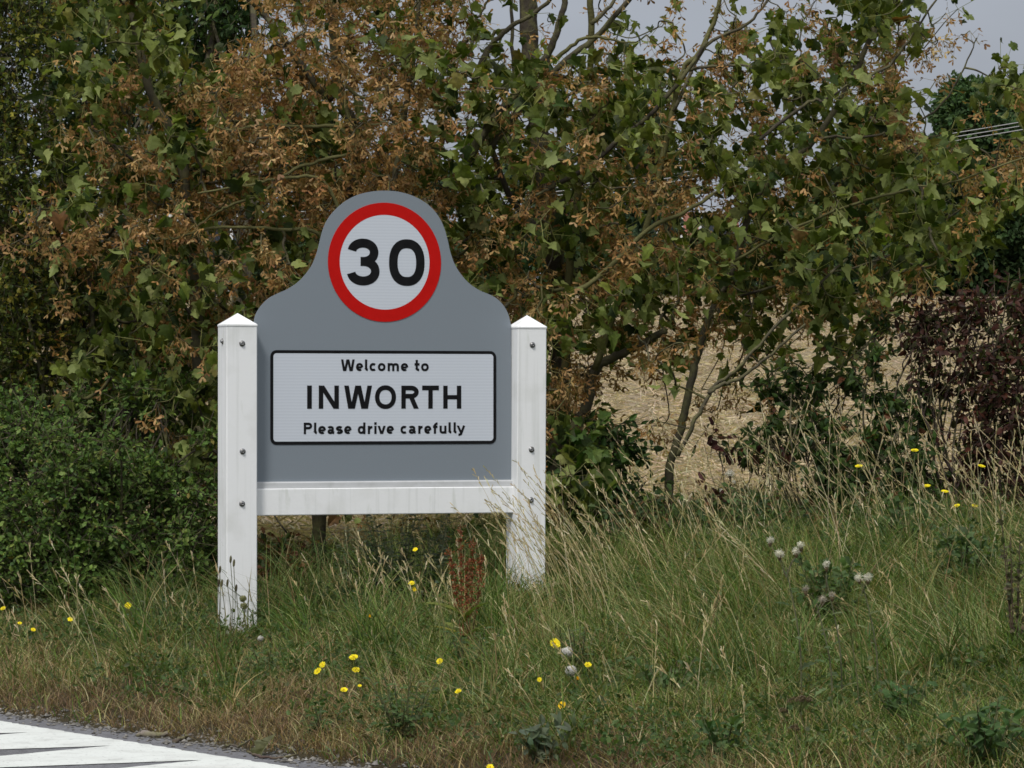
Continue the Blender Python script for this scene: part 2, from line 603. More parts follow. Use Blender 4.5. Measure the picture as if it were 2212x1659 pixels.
# grit and small stones along the crumbling edge of the asphalt
mb = MB()
N = 2600
ss = rng.normal(.22, .07, N); tt_ = rng.uniform(-4.5, 2.5, N)
pp = xy(ss, tt_)
sz = rng.uniform(.003, .009, N) * np.where(rng.rand(N) < .06, 1.9, 1)
ico_v = np.array([[1, 0, 0], [-1, 0, 0], [0, 1, 0], [0, -1, 0], [0, 0, 1], [0, 0, -1]], float)
ico_t = [(0, 2, 4), (2, 1, 4), (1, 3, 4), (3, 0, 4), (2, 0, 5), (1, 2, 5), (3, 1, 5), (0, 3, 5)]
Ms = np.zeros((N, 3, 3))
ang = rng.rand(N) * pi
Ms[:, 0, 0] = np.cos(ang) * sz * 1.3; Ms[:, 0, 1] = -np.sin(ang) * sz; Ms[:, 1, 0] = np.sin(ang) * sz * 1.3; Ms[:, 1, 1] = np.cos(ang) * sz; Ms[:, 2, 2] = sz * .7
g = rng.uniform(.05, .20, (N, 1)) * np.array([[1, .95, .86]]) * np.where(rng.rand(N, 1) < .05, 1.8, 1)
mb.inst(ico_v, ico_t, Ms, np.column_stack([pp, np.maximum(ground(pp[:, 0], pp[:, 1]), .006) + sz * .3]), g)
tag(mb.build('gravel', principled('grit_stone', (.2, .2, .2), .9, (50, (.3, .28, .25), .5, .8), None, .2, attr=True)), kind='stuff')

# loose straw lying on the stubble field
mb = MB()
N = 150000
y = 23.2 + 66 * rng.rand(N) ** 1.7
x = (rng.rand(N) - .5) * 2 * (.155 * y + 2.0)
k = fnoise(x * 1.2, y * .9)
keep = (s_of(x, y) > 2.8) & (k + rng.rand(N) * .5 > .55)
x, y = x[keep], y[keep]; N = len(x)
a = np.column_stack([x, y, ground(x, y) + rng.rand(N) ** 2 * .10 + .01])
ang = rng.rand(N) * 2 * pi; ln = rng.uniform(.05, .22, N)
b = a + np.column_stack([np.cos(ang) * ln, np.sin(ang) * ln, rng.normal(.0, .3, N) * ln])
b[:, 2] = np.maximum(b[:, 2], ground(b[:, 0], b[:, 1]) + .006)
cc = np.array([.56, .455, .315]) * rng.uniform(.4, 1.15, (N, 1)) * (1 + rng.normal(0, .04, (N, 3)))
ribbons(mb, a, b, rng.uniform(.005, .011, N), cc)
tag(mb.build('straw', M['grass']), kind='stuff')

# ---------------------------------------------------------------- village sign
SIGN_A = R(20.5)
SU = np.array([cos(SIGN_A), sin(SIGN_A), 0]); SN = np.array([sin(SIGN_A), -cos(SIGN_A), 0])   # along the board, out of its face
SC = P(831, 566.5, 18.62)                     # middle of the speed roundel
SORG = np.array([SC[0], SC[1], 0.0])


def S(dx, dy, off=0.0):
    """board coordinates (u, z) of the point seen at (dx, dy), on the plane `off` in front of the board face"""
    d = P(dx, dy, 1.0) - np.array([0, 0, EYE])
    c0 = SC + SN * off
    k = np.dot(c0 - np.array([0, 0, EYE]), SN) / np.dot(d, SN)
    p = np.array([0, 0, EYE]) + d * k
    return np.array([np.dot(p - SC, SU), p[2]])


def LV(u, w_, z):
    """local vertex of the sign: u along, w_ towards the viewer of the board, z up"""
    return (u, -w_, z)


sign = empty('village_sign', SORG, 'white posted grey village welcome sign with a 30 roundel and INWORTH plate', 'road sign', None, SIGN_A)


def plate(mb, uz, w0, w1, col=(.5, .5, .5)):
    """extruded outline between offsets w0 (back) and w1 (front)"""
    uz = np.asarray(uz, float); n = len(uz)
    import mathutils
    tri = mathutils.geometry.tessellate_polygon([[Vector((a, b, 0)) for a, b in uz]])
    f = [LV(a, w1, b) for a, b in uz]; k = [LV(a, w0, b) for a, b in uz]
    t = []
    ar = sum(uz[i][0] * uz[(i + 1) % n][1] - uz[(i + 1) % n][0] * uz[i][1] for i in range(n))
    for a, b, c in tri:
        o = (uz[b][0] - uz[a][0]) * (uz[c][1] - uz[a][1]) - (uz[c][0] - uz[a][0]) * (uz[b][1] - uz[a][1])
        if o < 0:
            b, c = c, b
        t.append((a, b, c)); t.append((n + a, n + c, n + b))
    q = []
    for i in range(n):
        j = (i + 1) % n
        q.append((i, n + i, n + j, j) if ar > 0 else (j, n + j, n + i, i))
    mb.add(f + k, t, q, col)


def ring(mb, outer, inner, w0, w1):
    outer = np.asarray(outer); inner = np.asarray(inner); n = len(outer)
    v = [LV(a, w1, b) for a, b in outer] + [LV(a, w1, b) for a, b in inner] + [LV(a, w0, b) for a, b in outer] + [LV(a, w0, b) for a, b in inner]
    q = []
    for i in range(n):
        j = (i + 1) % n
        q += [(i, j, n + j, n + i), (2 * n + i, 2 * n + j, j, i), (n + i, n + j, 3 * n + j, 3 * n + i)]
    mb.add(v, None, q)


def zz(pts):     # from the zoomed survey of the board to survey sheet units
    return [(432.0 + a * .3580, 388.8 + b * .3580) for a, b in pts]


out_z = [(325, 860), (333, 820), (353, 780), (383, 742), (420, 710), (470, 684), (530, 657), (590, 617), (640, 565), (680, 505), (708, 430), (725, 360), (745, 290), (776, 228), (822, 174), (880, 126), (950, 90), (1030, 70), (1110, 64), (1190, 69), (1262, 87), (1330, 117), (1393, 163), (1440, 220), (1474, 290), (1495, 365), (1511, 435), (1537, 508), (1578, 573), (1630, 628), (1690, 667), (1750, 692), (1797, 720), (1835, 762), (1862, 815), (1877, 880)]
ou = [S(*p) for p in zz(out_z)]
ou = [tuple(p) for p in catmull(ou, 4)]
zb = S(831, 936 + 290 * .358)[1]
uL, uR = ou[0][0] - .004, ou[-1][0] + .004
outline = [(uL, zb)] + ou + [(uR, zb)]
mb = MB(); plate(mb, outline, -.004, 0.0)
panel = mb.build('sign_panel', M['grey_sheet'], sign)
# aluminium rails on the back of the board
mb = MB()
for zc in (zb + .12, zb + .62, zb + 1.0):
    half = .70 if zc < zb + .9 else .42
    plate(mb, [(-half, zc - .02), (half, zc - .02), (half, zc + .02), (-half, zc + .02)], -.03, -.0045)
mb.build('back_rail', M['alu'], panel)

# speed roundel
cu, cz = 0.0, SC[2]
an = np.linspace(0, 2 * pi, 97)[:-1]
circ = lambda r: np.column_stack([cu + r * np.cos(an), cz + r * np.sin(an)])
mb = MB(); ring(mb, circ(.300), circ(.2385), .0, .0024)
roundel = mb.build('speed_roundel', M['red_film'], panel)
mb = MB(); plate(mb, circ(.2382), .0002, .0020)
mb.build('roundel_face', M['retro'], panel)


def stroke(mb, pts, wd, z1, closed=False, z0=None):
    pts = np.asarray(pts, float)
    if closed:
        prev = np.roll(pts, 1, 0); nxt = np.roll(pts, -1, 0)
    else:
        prev = np.vstack([pts[0] * 2 - pts[1], pts[:-1]]); nxt = np.vstack([pts[1:], pts[-1] * 2 - pts[-2]])
    d1 = unit(pts - prev); d2 = unit(nxt - pts)
    n1 = np.column_stack([-d1[:, 1], d1[:, 0]]); n2 = np.column_stack([-d2[:, 1], d2[:, 0]])
    m_ = unit(n1 + n2)
    k = 1 / np.maximum((m_ * n1).sum(1), .5)
    a = pts + m_ * (k * wd / 2)[:, None]; b = pts - m_ * (k * wd / 2)[:, None]
    n = len(pts)
    v = [LV(p[0], z1, p[1]) for p in a] + [LV(p[0], z1, p[1]) for p in b]
    i = np.arange(n if closed else n - 1); j = (i + 1) % n
    mb.add(v, None, np.stack([i, i + n, j + n, j], 1))


def slant(mb, x0, y0, x1, y1, wh, z1):
    """bar with flat ends: from (x0..x0+wh, y0) to (x1..x1+wh, y1)"""
    mb.add([LV(x0, z1, y0), LV(x0 + wh, z1, y0), LV(x1 + wh, z1, y1), LV(x1, z1, y1)], None, [(0, 1, 2, 3)])


def arc(cx, cy, rx, ry, a0, a1, n=22, p=2.0):
    a = np.radians(np.linspace(a0, a1, n))
    c, s_ = np.cos(a), np.sin(a)
    return np.column_stack([cx + rx * np.sign(c) * np.abs(c) ** (2 / p), cy + ry * np.sign(s_) * np.abs(s_) ** (2 / p)])


_layer = [0]


def glyph(mb, ch, u0, u1, z0, cap, xh, wd, off):
    """one letter built from strokes: left and right edge, baseline, cap height, x-height, stroke width"""
    W, H, X, h = u1 - u0, cap, xh, wd / 2
    _layer[0] += 1

    def lay():
        off_ = off + .00012 * (lay.k % 6); lay.k += 1
        return off_
    lay.k = 0
    A = lambda pts: [(u0 + p[0], z0 + p[1]) for p in pts]
    st = lambda pts, closed=False, ww=wd: stroke(mb, A(pts), ww, lay(), closed)
    sl = lambda a, b, c, d, ww: slant(mb, u0 + a, z0 + b, u0 + c, z0 + d, ww, lay())
    if ch == 'I':
        st([(W / 2, 0), (W / 2, H)], ww=W)
    elif ch == 'N':
        st([(h, 0), (h, H)]); st([(W - h, 0), (W - h, H)])
        sl(W - wd * 1.18, 0, 0, H, wd * 1.18)
    elif ch == 'W':
        ww = wd * 1.03
        q = .145 * W
        sl(q, 0, 0, H, ww); sl(W - q - ww, 0, W - ww, H, ww)
        sl(.385 * W - ww, 0, W / 2 - ww * .62, H, ww * 1.0); sl(W - .385 * W, 0, W / 2 - ww * .38, H, ww * 1.0)
    elif ch == 'O':
        st(arc(W / 2, H / 2, W / 2 - h, H / 2 - h + .015 * H, 0, 360, 49, 2.15)[:-1], True)
    elif ch in 'RP':
        yb = H * (.42 if ch == 'P' else .44)
        st([(h, 0), (h, H)])
        ry = (H - yb - wd) / 2 + 0
        cy = H - h - ry
        xr = W * .56
        st(np.vstack([[(h, H - h)], arc(xr, cy, W - xr - h, ry, 90, -90, 20), [(h, H - h - 2 * ry)]]))
        if ch == 'R':
            sl(W - wd * 1.12, 0, W * .40, yb + wd * .5, wd * 1.12)
    elif ch == 'T':
        st([(0, H - h * .95), (W, H - h * .95)]); st([(W / 2, 0), (W / 2, H - wd * .9)])
    elif ch == 'H':
        st([(h, 0), (h, H)]); st([(W - h, 0), (W - h, H)]); st([(h, H * .50), (W - h, H * .50)], ww=wd * .9)
    elif ch == '0':
        st(arc(W / 2, H / 2, W / 2 - h, H / 2 - h, 0, 360, 65, 2.35)[:-1], True)
    elif ch == '3':
        ym = H * .512
        r1 = (H - h - ym) / 2; r2 = (ym - h) / 2
        st(np.vstack([arc(W * .49, ym + r1, W * .475 - h, r1, 170, -88, 40, 2.1), [(W * .415, ym)]]))
        st(np.vstack([[(W * .415, ym)], arc(W * .495, h + r2, W * .505 - h, r2, 88, -170, 40, 2.1)]))
    elif ch == 'o':
        st(arc(W / 2, X / 2, W / 2 - h, X / 2 - h, 0, 360, 37, 2.2)[:-1], True)
    elif ch == 'e':
        st(arc(W / 2, X / 2, W / 2 - h, X / 2 - h, -4, 308, 34, 2.2))
        st([(h, X * .47), (W - h, X * .47)], ww=wd * .85)
    elif ch == 'c':
        st(arc(W * .53, X / 2, W * .53 - h, X / 2 - h, 48, 312, 30, 2.2))
    elif ch == 'l':
        st(np.vstack([[(h, H)], [(h, X * .34)], arc(W * .95, X * .34, W * .95 - h, X * .34 - h, 180, 262, 10)]))
    elif ch == 'i':
        st([(W / 2, 0), (W / 2, X)], ww=min(W, wd)); st([(W / 2, H - wd * .95), (W / 2, H + wd * .12)], ww=min(W, wd) * 1.05)
    elif ch == 'm':
        st([(h, 0), (h, X)])
        c1 = (h + W / 2) / 2
        for c_ in (c1, W / 2 + (W / 2 - h) / 2):
            rx = (W / 2 - h) / 2
            st(np.vstack([arc(c_, X * .62, rx, X * .38 - h, 180, 0, 20, 2.2), [(c_ + rx, 0)]]))
    elif ch == 'u':
        st(np.vstack([[(h, X)], arc(W / 2, X * .40, W / 2 - h, X * .40 - h, 180, 350, 20, 2.2)])); st([(W - h, 0), (W - h, X)])
    elif ch == 't':
        xv = W * .42
        st(np.vstack([[(xv, H * .98)], [(xv, X * .34)], arc(W * .95, X * .34, W * .95 - xv, X * .34 - h, 180, 262, 10)]))
        st([(0, X - h), (W * .95, X - h)])
    elif ch == 'a':
        st(np.vstack([arc(W * .45, X * .66, W * .48 - h, X * .34 - h, 158, 0, 18, 2.3), [(W * .93 - h, X * .22)], arc(W * 1.0, X * .22, W * .07 + h, X * .22 - h, 180, 265, 6)]))
        st(arc(W * .43, X * .31, W * .43 - h, X * .31 - h * .92, 0, 360, 30, 2.3)[:-1], True, wd * .92)
    elif ch == 's':
        ry = (X - wd) / 4
        st(np.vstack([arc(W / 2, X / 2 + ry, W / 2 - h, ry, 28, 262, 20), arc(W / 2, X / 2 - ry, W / 2 - h, ry, 82, -152, 20)]))
    elif ch == 'd':
        st(arc(W * .47, X / 2, W * .47 - h, X / 2 - h, 0, 360, 37, 2.2)[:-1], True); st([(W - h, 0), (W - h, H)])
    elif ch == 'r':
        st([(h, 0), (h, X)]); st(arc(W * .98, X * .45, W * .98 - h, X * .55 - h, 175, 92, 14))
    elif ch == 'v':
        ww = wd * 1.04
        sl(W / 2 - ww * .62, 0, 0, X, ww); sl(W / 2 - ww * .38, 0, W - ww, X, ww)
    elif ch == 'y':
        ww = wd * 1.04
        sl(W * .56 - ww * .7, X * .10, 0, X, ww)
        st(np.vstack([[(W - ww * .5, X)], [(W * .50, -.04 * X)], arc(W * .22, -.02 * X, W * .22, X * .26 - h, -25, -95, 8)]), ww=wd)
    elif ch == 'f':
        xv = W * .40
        st(np.vstack([[(xv, 0)], [(xv, H * .72)], arc(W * .98, H * .72, W * .98 - xv, H * .28 - h, 180, 95, 12)]))
        st([(0, X - h), (W * .92, X - h)])


def tz(x, y):     # zoom over the name plate -> sheet units
    return ((800 + x / 3.16) * .72005, (1040 + y / 3.16) * .72005)


def dz(x, y):     # zoom over the roundel -> sheet units
    return ((970 + x / 4.254) * .72005, (590 + y / 4.254) * .72005)


mb = MB()
for ch, a, b, yt, yb in (('3', 300, 715, 538, 1131), ('0', 836, 1290, 547, 1137)):
    p0 = S(*dz(a, yb)); p1 = S(*dz(b, yt))
    glyph(mb, ch, p0[0], p1[0], p0[1], p1[1] - p0[1], 0, .0455, .0030)
mb.build('speed_numerals', M['black_film'], panel)

# name plate
pa, pb = S(*tz(34, 478)), S(*tz(2175, 478))
ztop = (S(*tz(34, 32))[1] + S(*tz(2175, 42))[1]) / 2
zbot = (S(*tz(34, 930))[1] + S(*tz(2175, 921))[1]) / 2


def rrect(u0, u1, z0, z1, r, n=8):
    o = []
    for cx, cy, a0 in ((u1 - r, z1 - r, 0), (u0 + r, z1 - r, 90), (u0 + r, z0 + r, 180), (u1 - r, z0 + r, 270)):
        o += [tuple(p) for p in arc(cx, cy, r, r, a0, a0 + 90, n)]
    return o


bw = .0155
mb = MB(); ring(mb, rrect(pa[0], pb[0], zbot, ztop, .032), rrect(pa[0] + bw, pb[0] - bw, zbot + bw, ztop - bw, .0165), 0, .0024)
mb.build('plate_border', M['black_film'], panel)
mb = MB(); plate(mb, rrect(pa[0] + bw + .0003, pb[0] - bw - .0003, zbot + bw + .0003, ztop - bw - .0003, .0163), .0002, .0020)
mb.build('name_plate', M['retro'], panel)

line1 = [('W', 703, 833), ('e', 845, 913), ('l', 930, 962), ('c', 973, 1040), ('o', 1052, 1125), ('m', 1145, 1252), ('e', 1270, 1340), ('t', 1400, 1450), ('o', 1462, 1535)]
line2 = [('I', 382, 427), ('N', 492, 683), ('W', 733, 997), ('O', 1025, 1225), ('R', 1275, 1440), ('T', 1472, 1631), ('H', 1672, 1843)]
line3 = [('P', 350, 430), ('l', 447, 478), ('e', 487, 560), ('a', 575, 640), ('s', 655, 722), ('e', 733, 803), ('d', 862, 935), ('r', 957, 1003), ('i', 1018, 1041), ('v', 1050, 1127), ('e', 1135, 1205), ('c', 1267, 1332), ('a', 1345, 1412), ('r', 1435, 1478), ('e', 1492, 1560), ('f', 1575, 1622), ('u', 1637, 1703), ('l', 1722, 1753), ('l', 1770, 1802), ('y', 1800, 1881)]
for ln, yb, yt, yx, wd in ((line1, 232, 122, 155, .0122), (line2, 588, 369, 369, .0238), (line3, 827, 718, 750, .0122)):
    mb = MB()
    xm = (ln[0][1] + ln[-1][2]) / 2
    z0 = S(*tz(xm, yb))[1]; z1 = S(*tz(xm, yt))[1]; zx = S(*tz(xm, yx))[1]
    last = None
    for ch, a, b in ln:
        if last is not None and a - last > 43 and len(ln) != 7:
            mb.build('lettering', M['black_film'], panel); mb = MB()
        last = b
        glyph(mb, ch, S(*tz(a, yb))[0], S(*tz(b, yb))[0], z0, z1 - z0, zx - z0, wd, .0030)
    mb.build('lettering', M['black_film'], panel)

# posts
FO = .085      # post face stands this far in front of the board


def bolt_mb(u, z, w_, side=False):
    b = MB()
    a = np.linspace(0, 2 * pi, 17)[:-1]
    prof = [(.0150, 0), (.0150, .0025), (.0098, .0028), (.0098, .006), (.0085, .0095), (.0045, .0115), (.004, .008)]
    V = []
    for r, d in prof:
        for t in a:
            if side:
                V.append(LV(u - d, w_ + r * cos(t), z + r * sin(t)))
            else:
                V.append(LV(u + r * cos(t), w_ + d, z + r * sin(t)))
    n = 16
    q = [(i * n + k, i * n + (k + 1) % n, (i + 1) * n + (k + 1) % n, (i + 1) * n + k) for i in range(len(prof) - 1) for k in range(n)]
    c = len(V)
    V.append(LV(u - .008, w_, z) if side else LV(u, w_ + .008, z))
    t_ = [((len(prof) - 1) * n + k, (len(prof) - 1) * n + (k + 1) % n, c) for k in range(n)]
    b.add(V, t_, q)
    return b


def post(dl, dr, dbase, dapex, dxb, bolts, sidebolt=None, lean=0.0):
    p0 = S(dl, dbase, FO); p1 = S(dr, dbase, FO); zt = p0[1]
    za = S((dl + dr) / 2, dapex, 0)[1]
    u0, u1 = p0[0], p1[0]
    wdt = u1 - u0
    wf, wb = FO, FO - wdt
    zg = -.12
    b = .004
    mb = MB()
    rect = lambda i: [(u0 + i, wb + i), (u1 - i, wb + i), (u1 - i, wf - i), (u0 + i, wf - i)]

    def oct_(i):
        c = b
        return [(u0 + i + c, wb + i), (u1 - i - c, wb + i), (u1 - i, wb + i + c), (u1 - i, wf - i - c), (u1 - i - c, wf - i), (u0 + i + c, wf - i), (u0 + i, wf - i - c), (u0 + i, wb + i + c)]
    V = []
    rows = [zg, zg + .4, zt - .8, zt]
    for z in rows:
        le = lean * (z - zt)
        V += [LV(u + le, ww, z) for u, ww in oct_(0)]
    q = []
    for r in range(len(rows) - 1):
        for k in range(8):
            q.append((r * 8 + k, r * 8 + (k + 1) % 8, r * 8 + 8 + (k + 1) % 8, r * 8 + 8 + k))
    mb.add(V, None, q)
    po = mb.build('post', M['white_paint'], sign)
    # pyramid cap, a hair wider than the shaft
    mb = MB()
    e = .0025
    zc = zt - .001
    V = [LV(u, ww, zc) for u, ww in oct_(-e)] + [LV(u, ww, zc + .008) for u, ww in oct_(-e)] + [LV((u0 + u1) / 2, (wf + wb) / 2, za)]
    q = [(k, (k + 1) % 8, 8 + (k + 1) % 8, 8 + k) for k in range(8)]
    t_ = [(8 + k, 8 + (k + 1) % 8, 16) for k in range(8)]
    mb.add(V, t_ + [(0, k + 1, k) for k in range(1, 7)], q)
    mb.build('post_cap', M['white_paint'], po)
    for bx, by in bolts:
        p = S(bx, by, FO)
        bolt_mb(p[0], p[1], FO).build('bolt', M['bolt'], po, True)
    if sidebolt:
        z = S((dl + dr) / 2, sidebolt, FO)[1]
        bolt_mb(u0, z, FO - wdt * .45, True).build('bolt', M['bolt'], po, True)
    return u0, u1


lu0, lu1 = post(489.5, 555.8, 703.5, 676.5, 0, [(523, 742), (524, 975), (522.8, 1088)], 737)
ru0, ru1 = post(1119.0, 1181.0, 708.5, 681.0, 0, [(1150, 745), (1148, 971), (1146.6, 1080)], None, .006)

# bottom rail and the bead the board sits on
zr0 = (S(560, 1300 * .72005 + 497 * .358, .03)[1] + S(1100, 1300 * .72005 + 480 * .358, .03)[1]) / 2
zr1 = (S(560, 1300 * .72005 + 335 * .358, .03)[1] + S(1100, 1300 * .72005 + 319 * .358, .03)[1]) / 2


def bar(u0, u1, prof):
    n = len(prof)
    V = [LV(u0, a, z) for a, z in prof] + [LV(u1, a, z) for a, z in prof]
    q = [(i, (i + 1) % n, n + (i + 1) % n, n + i) for i in range(n)]
    m = MB(); m.add(V, None, q); return m


bar(lu1 - .002, ru0 + .002, [(-.045, zr0), (.027, zr0), (.030, zr0 + .004), (.030, zr1 - .004), (.026, zr1), (-.045, zr1)]).build('bottom_rail', M['white_paint'], sign)
bar(lu1 - .001, ru0 + .001, [(-.030, zr1 + .0015), (.020, zr1 + .0015), (.017, zb - .004), (.013, zb + .001), (.0008, zb + .003), (-.030, zb + .003)]).build('glazing_bead', principled('grey_white_trim', (.50, .51, .52), .45, (20, (.42, .43, .43), .45, .8)), sign)

# ---------------------------------------------------------------- leaf shapes
def leaf_shape(out, fold=.25, droop=.25, curl=0.0):
    """flat outline (right half, base to tip) -> folded, drooping leaf; fan round two points on the midrib"""
    r = np.array(out, float)
    full = np.vstack([[(0, 0)], r, [(0, 1.0)], r[::-1] * [-1, 1]])
    mid = np.array([[0, .32], [0, .62]])
    v2 = np.vstack([full, mid])
    z = fold * np.abs(v2[:, 0]) - droop * v2[:, 1] ** 2 + curl * v2[:, 0] * v2[:, 1]
    v = np.column_stack([v2, z])
    n = len(full)
    t = []
    for i in range(n):
        j = (i + 1) % n
        yc = (full[i][1] + full[j][1]) / 2
        c = n if yc < .52 else n + 1
        t.append((i, j, c) if True else None)
    # close the seam between the two fan centres
    for i in range(n):
        j = (i + 1) % n; k = (i - 1) % n
        c_prev = n if (full[k][1] + full[i][1]) / 2 < .52 else n + 1
        c_next = n if (full[i][1] + full[j][1]) / 2 < .52 else n + 1
        if c_prev != c_next:
            t.append((c_prev, i, c_next))
    return v, np.array(t)


SYC = [(.12, -.06), (.30, -.05), (.44, .06), (.47, .17), (.37, .26), (.45, .36), (.57, .50), (.53, .60), (.40, .62), (.31, .63), (.30, .75), (.17, .87)]
SYC_V = [leaf_shape(SYC, f, d, c) for f, d, c in ((.3, .35, .2), (.7, .2, .4), (-.25, .55, -.5), (1.1, .45, .2), (.2, 1.0, .6), (.9, .8, -.4))]
OVAL = [(.18, .15), (.28, .42), (.20, .72)]
OVAL_V = [leaf_shape(OVAL, f, d) for f, d in ((.3, .2), (.6, .0), (-.1, .5))]
HAW = [(.25, .22), (.20, .40), (.34, .62), (.15, .82)]
HAW_V = [leaf_shape(HAW, f, d) for f, d in ((.3, .2), (.5, .05), (0, .4))]
DIAM_V = [(np.array([[0, 0, 0], [.26, .5, .1], [0, 1, -.12], [-.26, .5, .1]]), np.array([(0, 1, 2), (0, 2, 3)]))]
# a pair of winged sycamore seeds hanging from one stalk
wing = np.array([[0, 0], [.13, .08], [.10, .30], [.19, .68], [.12, .97], [-.05, 1.0], [-.12, .6], [-.06, .2]])


def samara(angle):
    vs_, ts_ = [], []
    for k, a in enumerate((angle, -angle)):
        wv = wing * [1.35 if k else -1.35, 1]
        x = wv[:, 0] * cos(a) - wv[:, 1] * sin(a); y_ = wv[:, 0] * sin(a) + wv[:, 1] * cos(a)
        z = .25 * np.abs(wv[:, 0]) + .06 * wv[:, 1] * (1 if k else -1)
        vs_.append(np.column_stack([x, y_, z]))
        ts_ += [tuple(np.array(q) + 8 * k) for q in ((0, 1, 2), (0, 2, 7), (7, 2, 6), (2, 3, 6), (3, 5, 6), (3, 4, 5))]
    return np.vstack(vs_), np.array(ts_)


SAM_V = [samara(R(a)) for a in (22, 35, 50, 62)]


def put(mb, shapes, pos, tip, nrm, size, col):
    N = len(pos)
    if N == 0:
        return
    Mx = frames(tip, nrm) * np.asarray(size).reshape(-1, 1, 1)
    Mx[:, :, 0] *= rng.uniform(.68, 1.15, (N, 1))
    which = rng.randint(0, len(shapes), N)
    for k, (tv, tt) in enumerate(shapes):
        m = which == k
        mb.inst(tv, tt, Mx[m], pos[m], col[m])


def pick(pal, n, jit=.15):
    """n colours from a palette [(weight, rgb)], each a little different"""
    wts = np.array([p[0] for p in pal], float); wts /= wts.sum()
    c = np.array([p[1] for p in pal])[rng.choice(len(pal), n, p=wts)]
    return np.clip(.86 * c * rng.uniform(1 - jit * 1.6, 1 + jit * 1.6, (n, 1)) * (1 + rng.normal(0, jit * .35, (n, 3))), .003, .95)


PAL_SYC = [(5, (.058, .082, .013)), (4, (.088, .115, .017)), (3, (.034, .054, .012)), (2.6, (.128, .155, .026)), (1.4, (.20, .225, .070)), (.5, (.15, .14, .03)), (.25, (.15, .085, .03))]
PAL_SEED = [(5, (.38, .205, .066)), (4, (.26, .130, .040)), (3, (.50, .315, .125)), (3, (.13, .060, .020)), (1.6, (.62, .44, .21))]
PAL_MAPLE = [(5, (.072, .092, .013)), (4, (.046, .068, .014)), (3, (.125, .132, .018)), (2.2, (.27, .24, .035)), (.5, (.15, .085, .03))]
PAL_HAW = [(5, (.078, .138, .028)), (4, (.112, .182, .038)), (2, (.044, .080, .020)), (2.2, (.17, .235, .052)), (.25, (.2, .17, .04))]
PAL_IVY = [(5, (.026, .056, .014)), (3, (.045, .085, .02)), (1, (.10, .16, .035))]
PAL_PURP = [(5, (.040, .017, .012)), (4, (.056, .021, .014)), (2, (.090, .032, .018)), (1.6, (.05, .048, .018))]
PAL_SHRUB = [(5, (.040, .072, .016)), (3, (.056, .098, .020)), (2, (.026, .05, .015)), (.4, (.12, .05, .02))]
BARK = (.080, .070, .046); BARKG = (.105, .100, .038); BARKD = (.048, .040, .030)

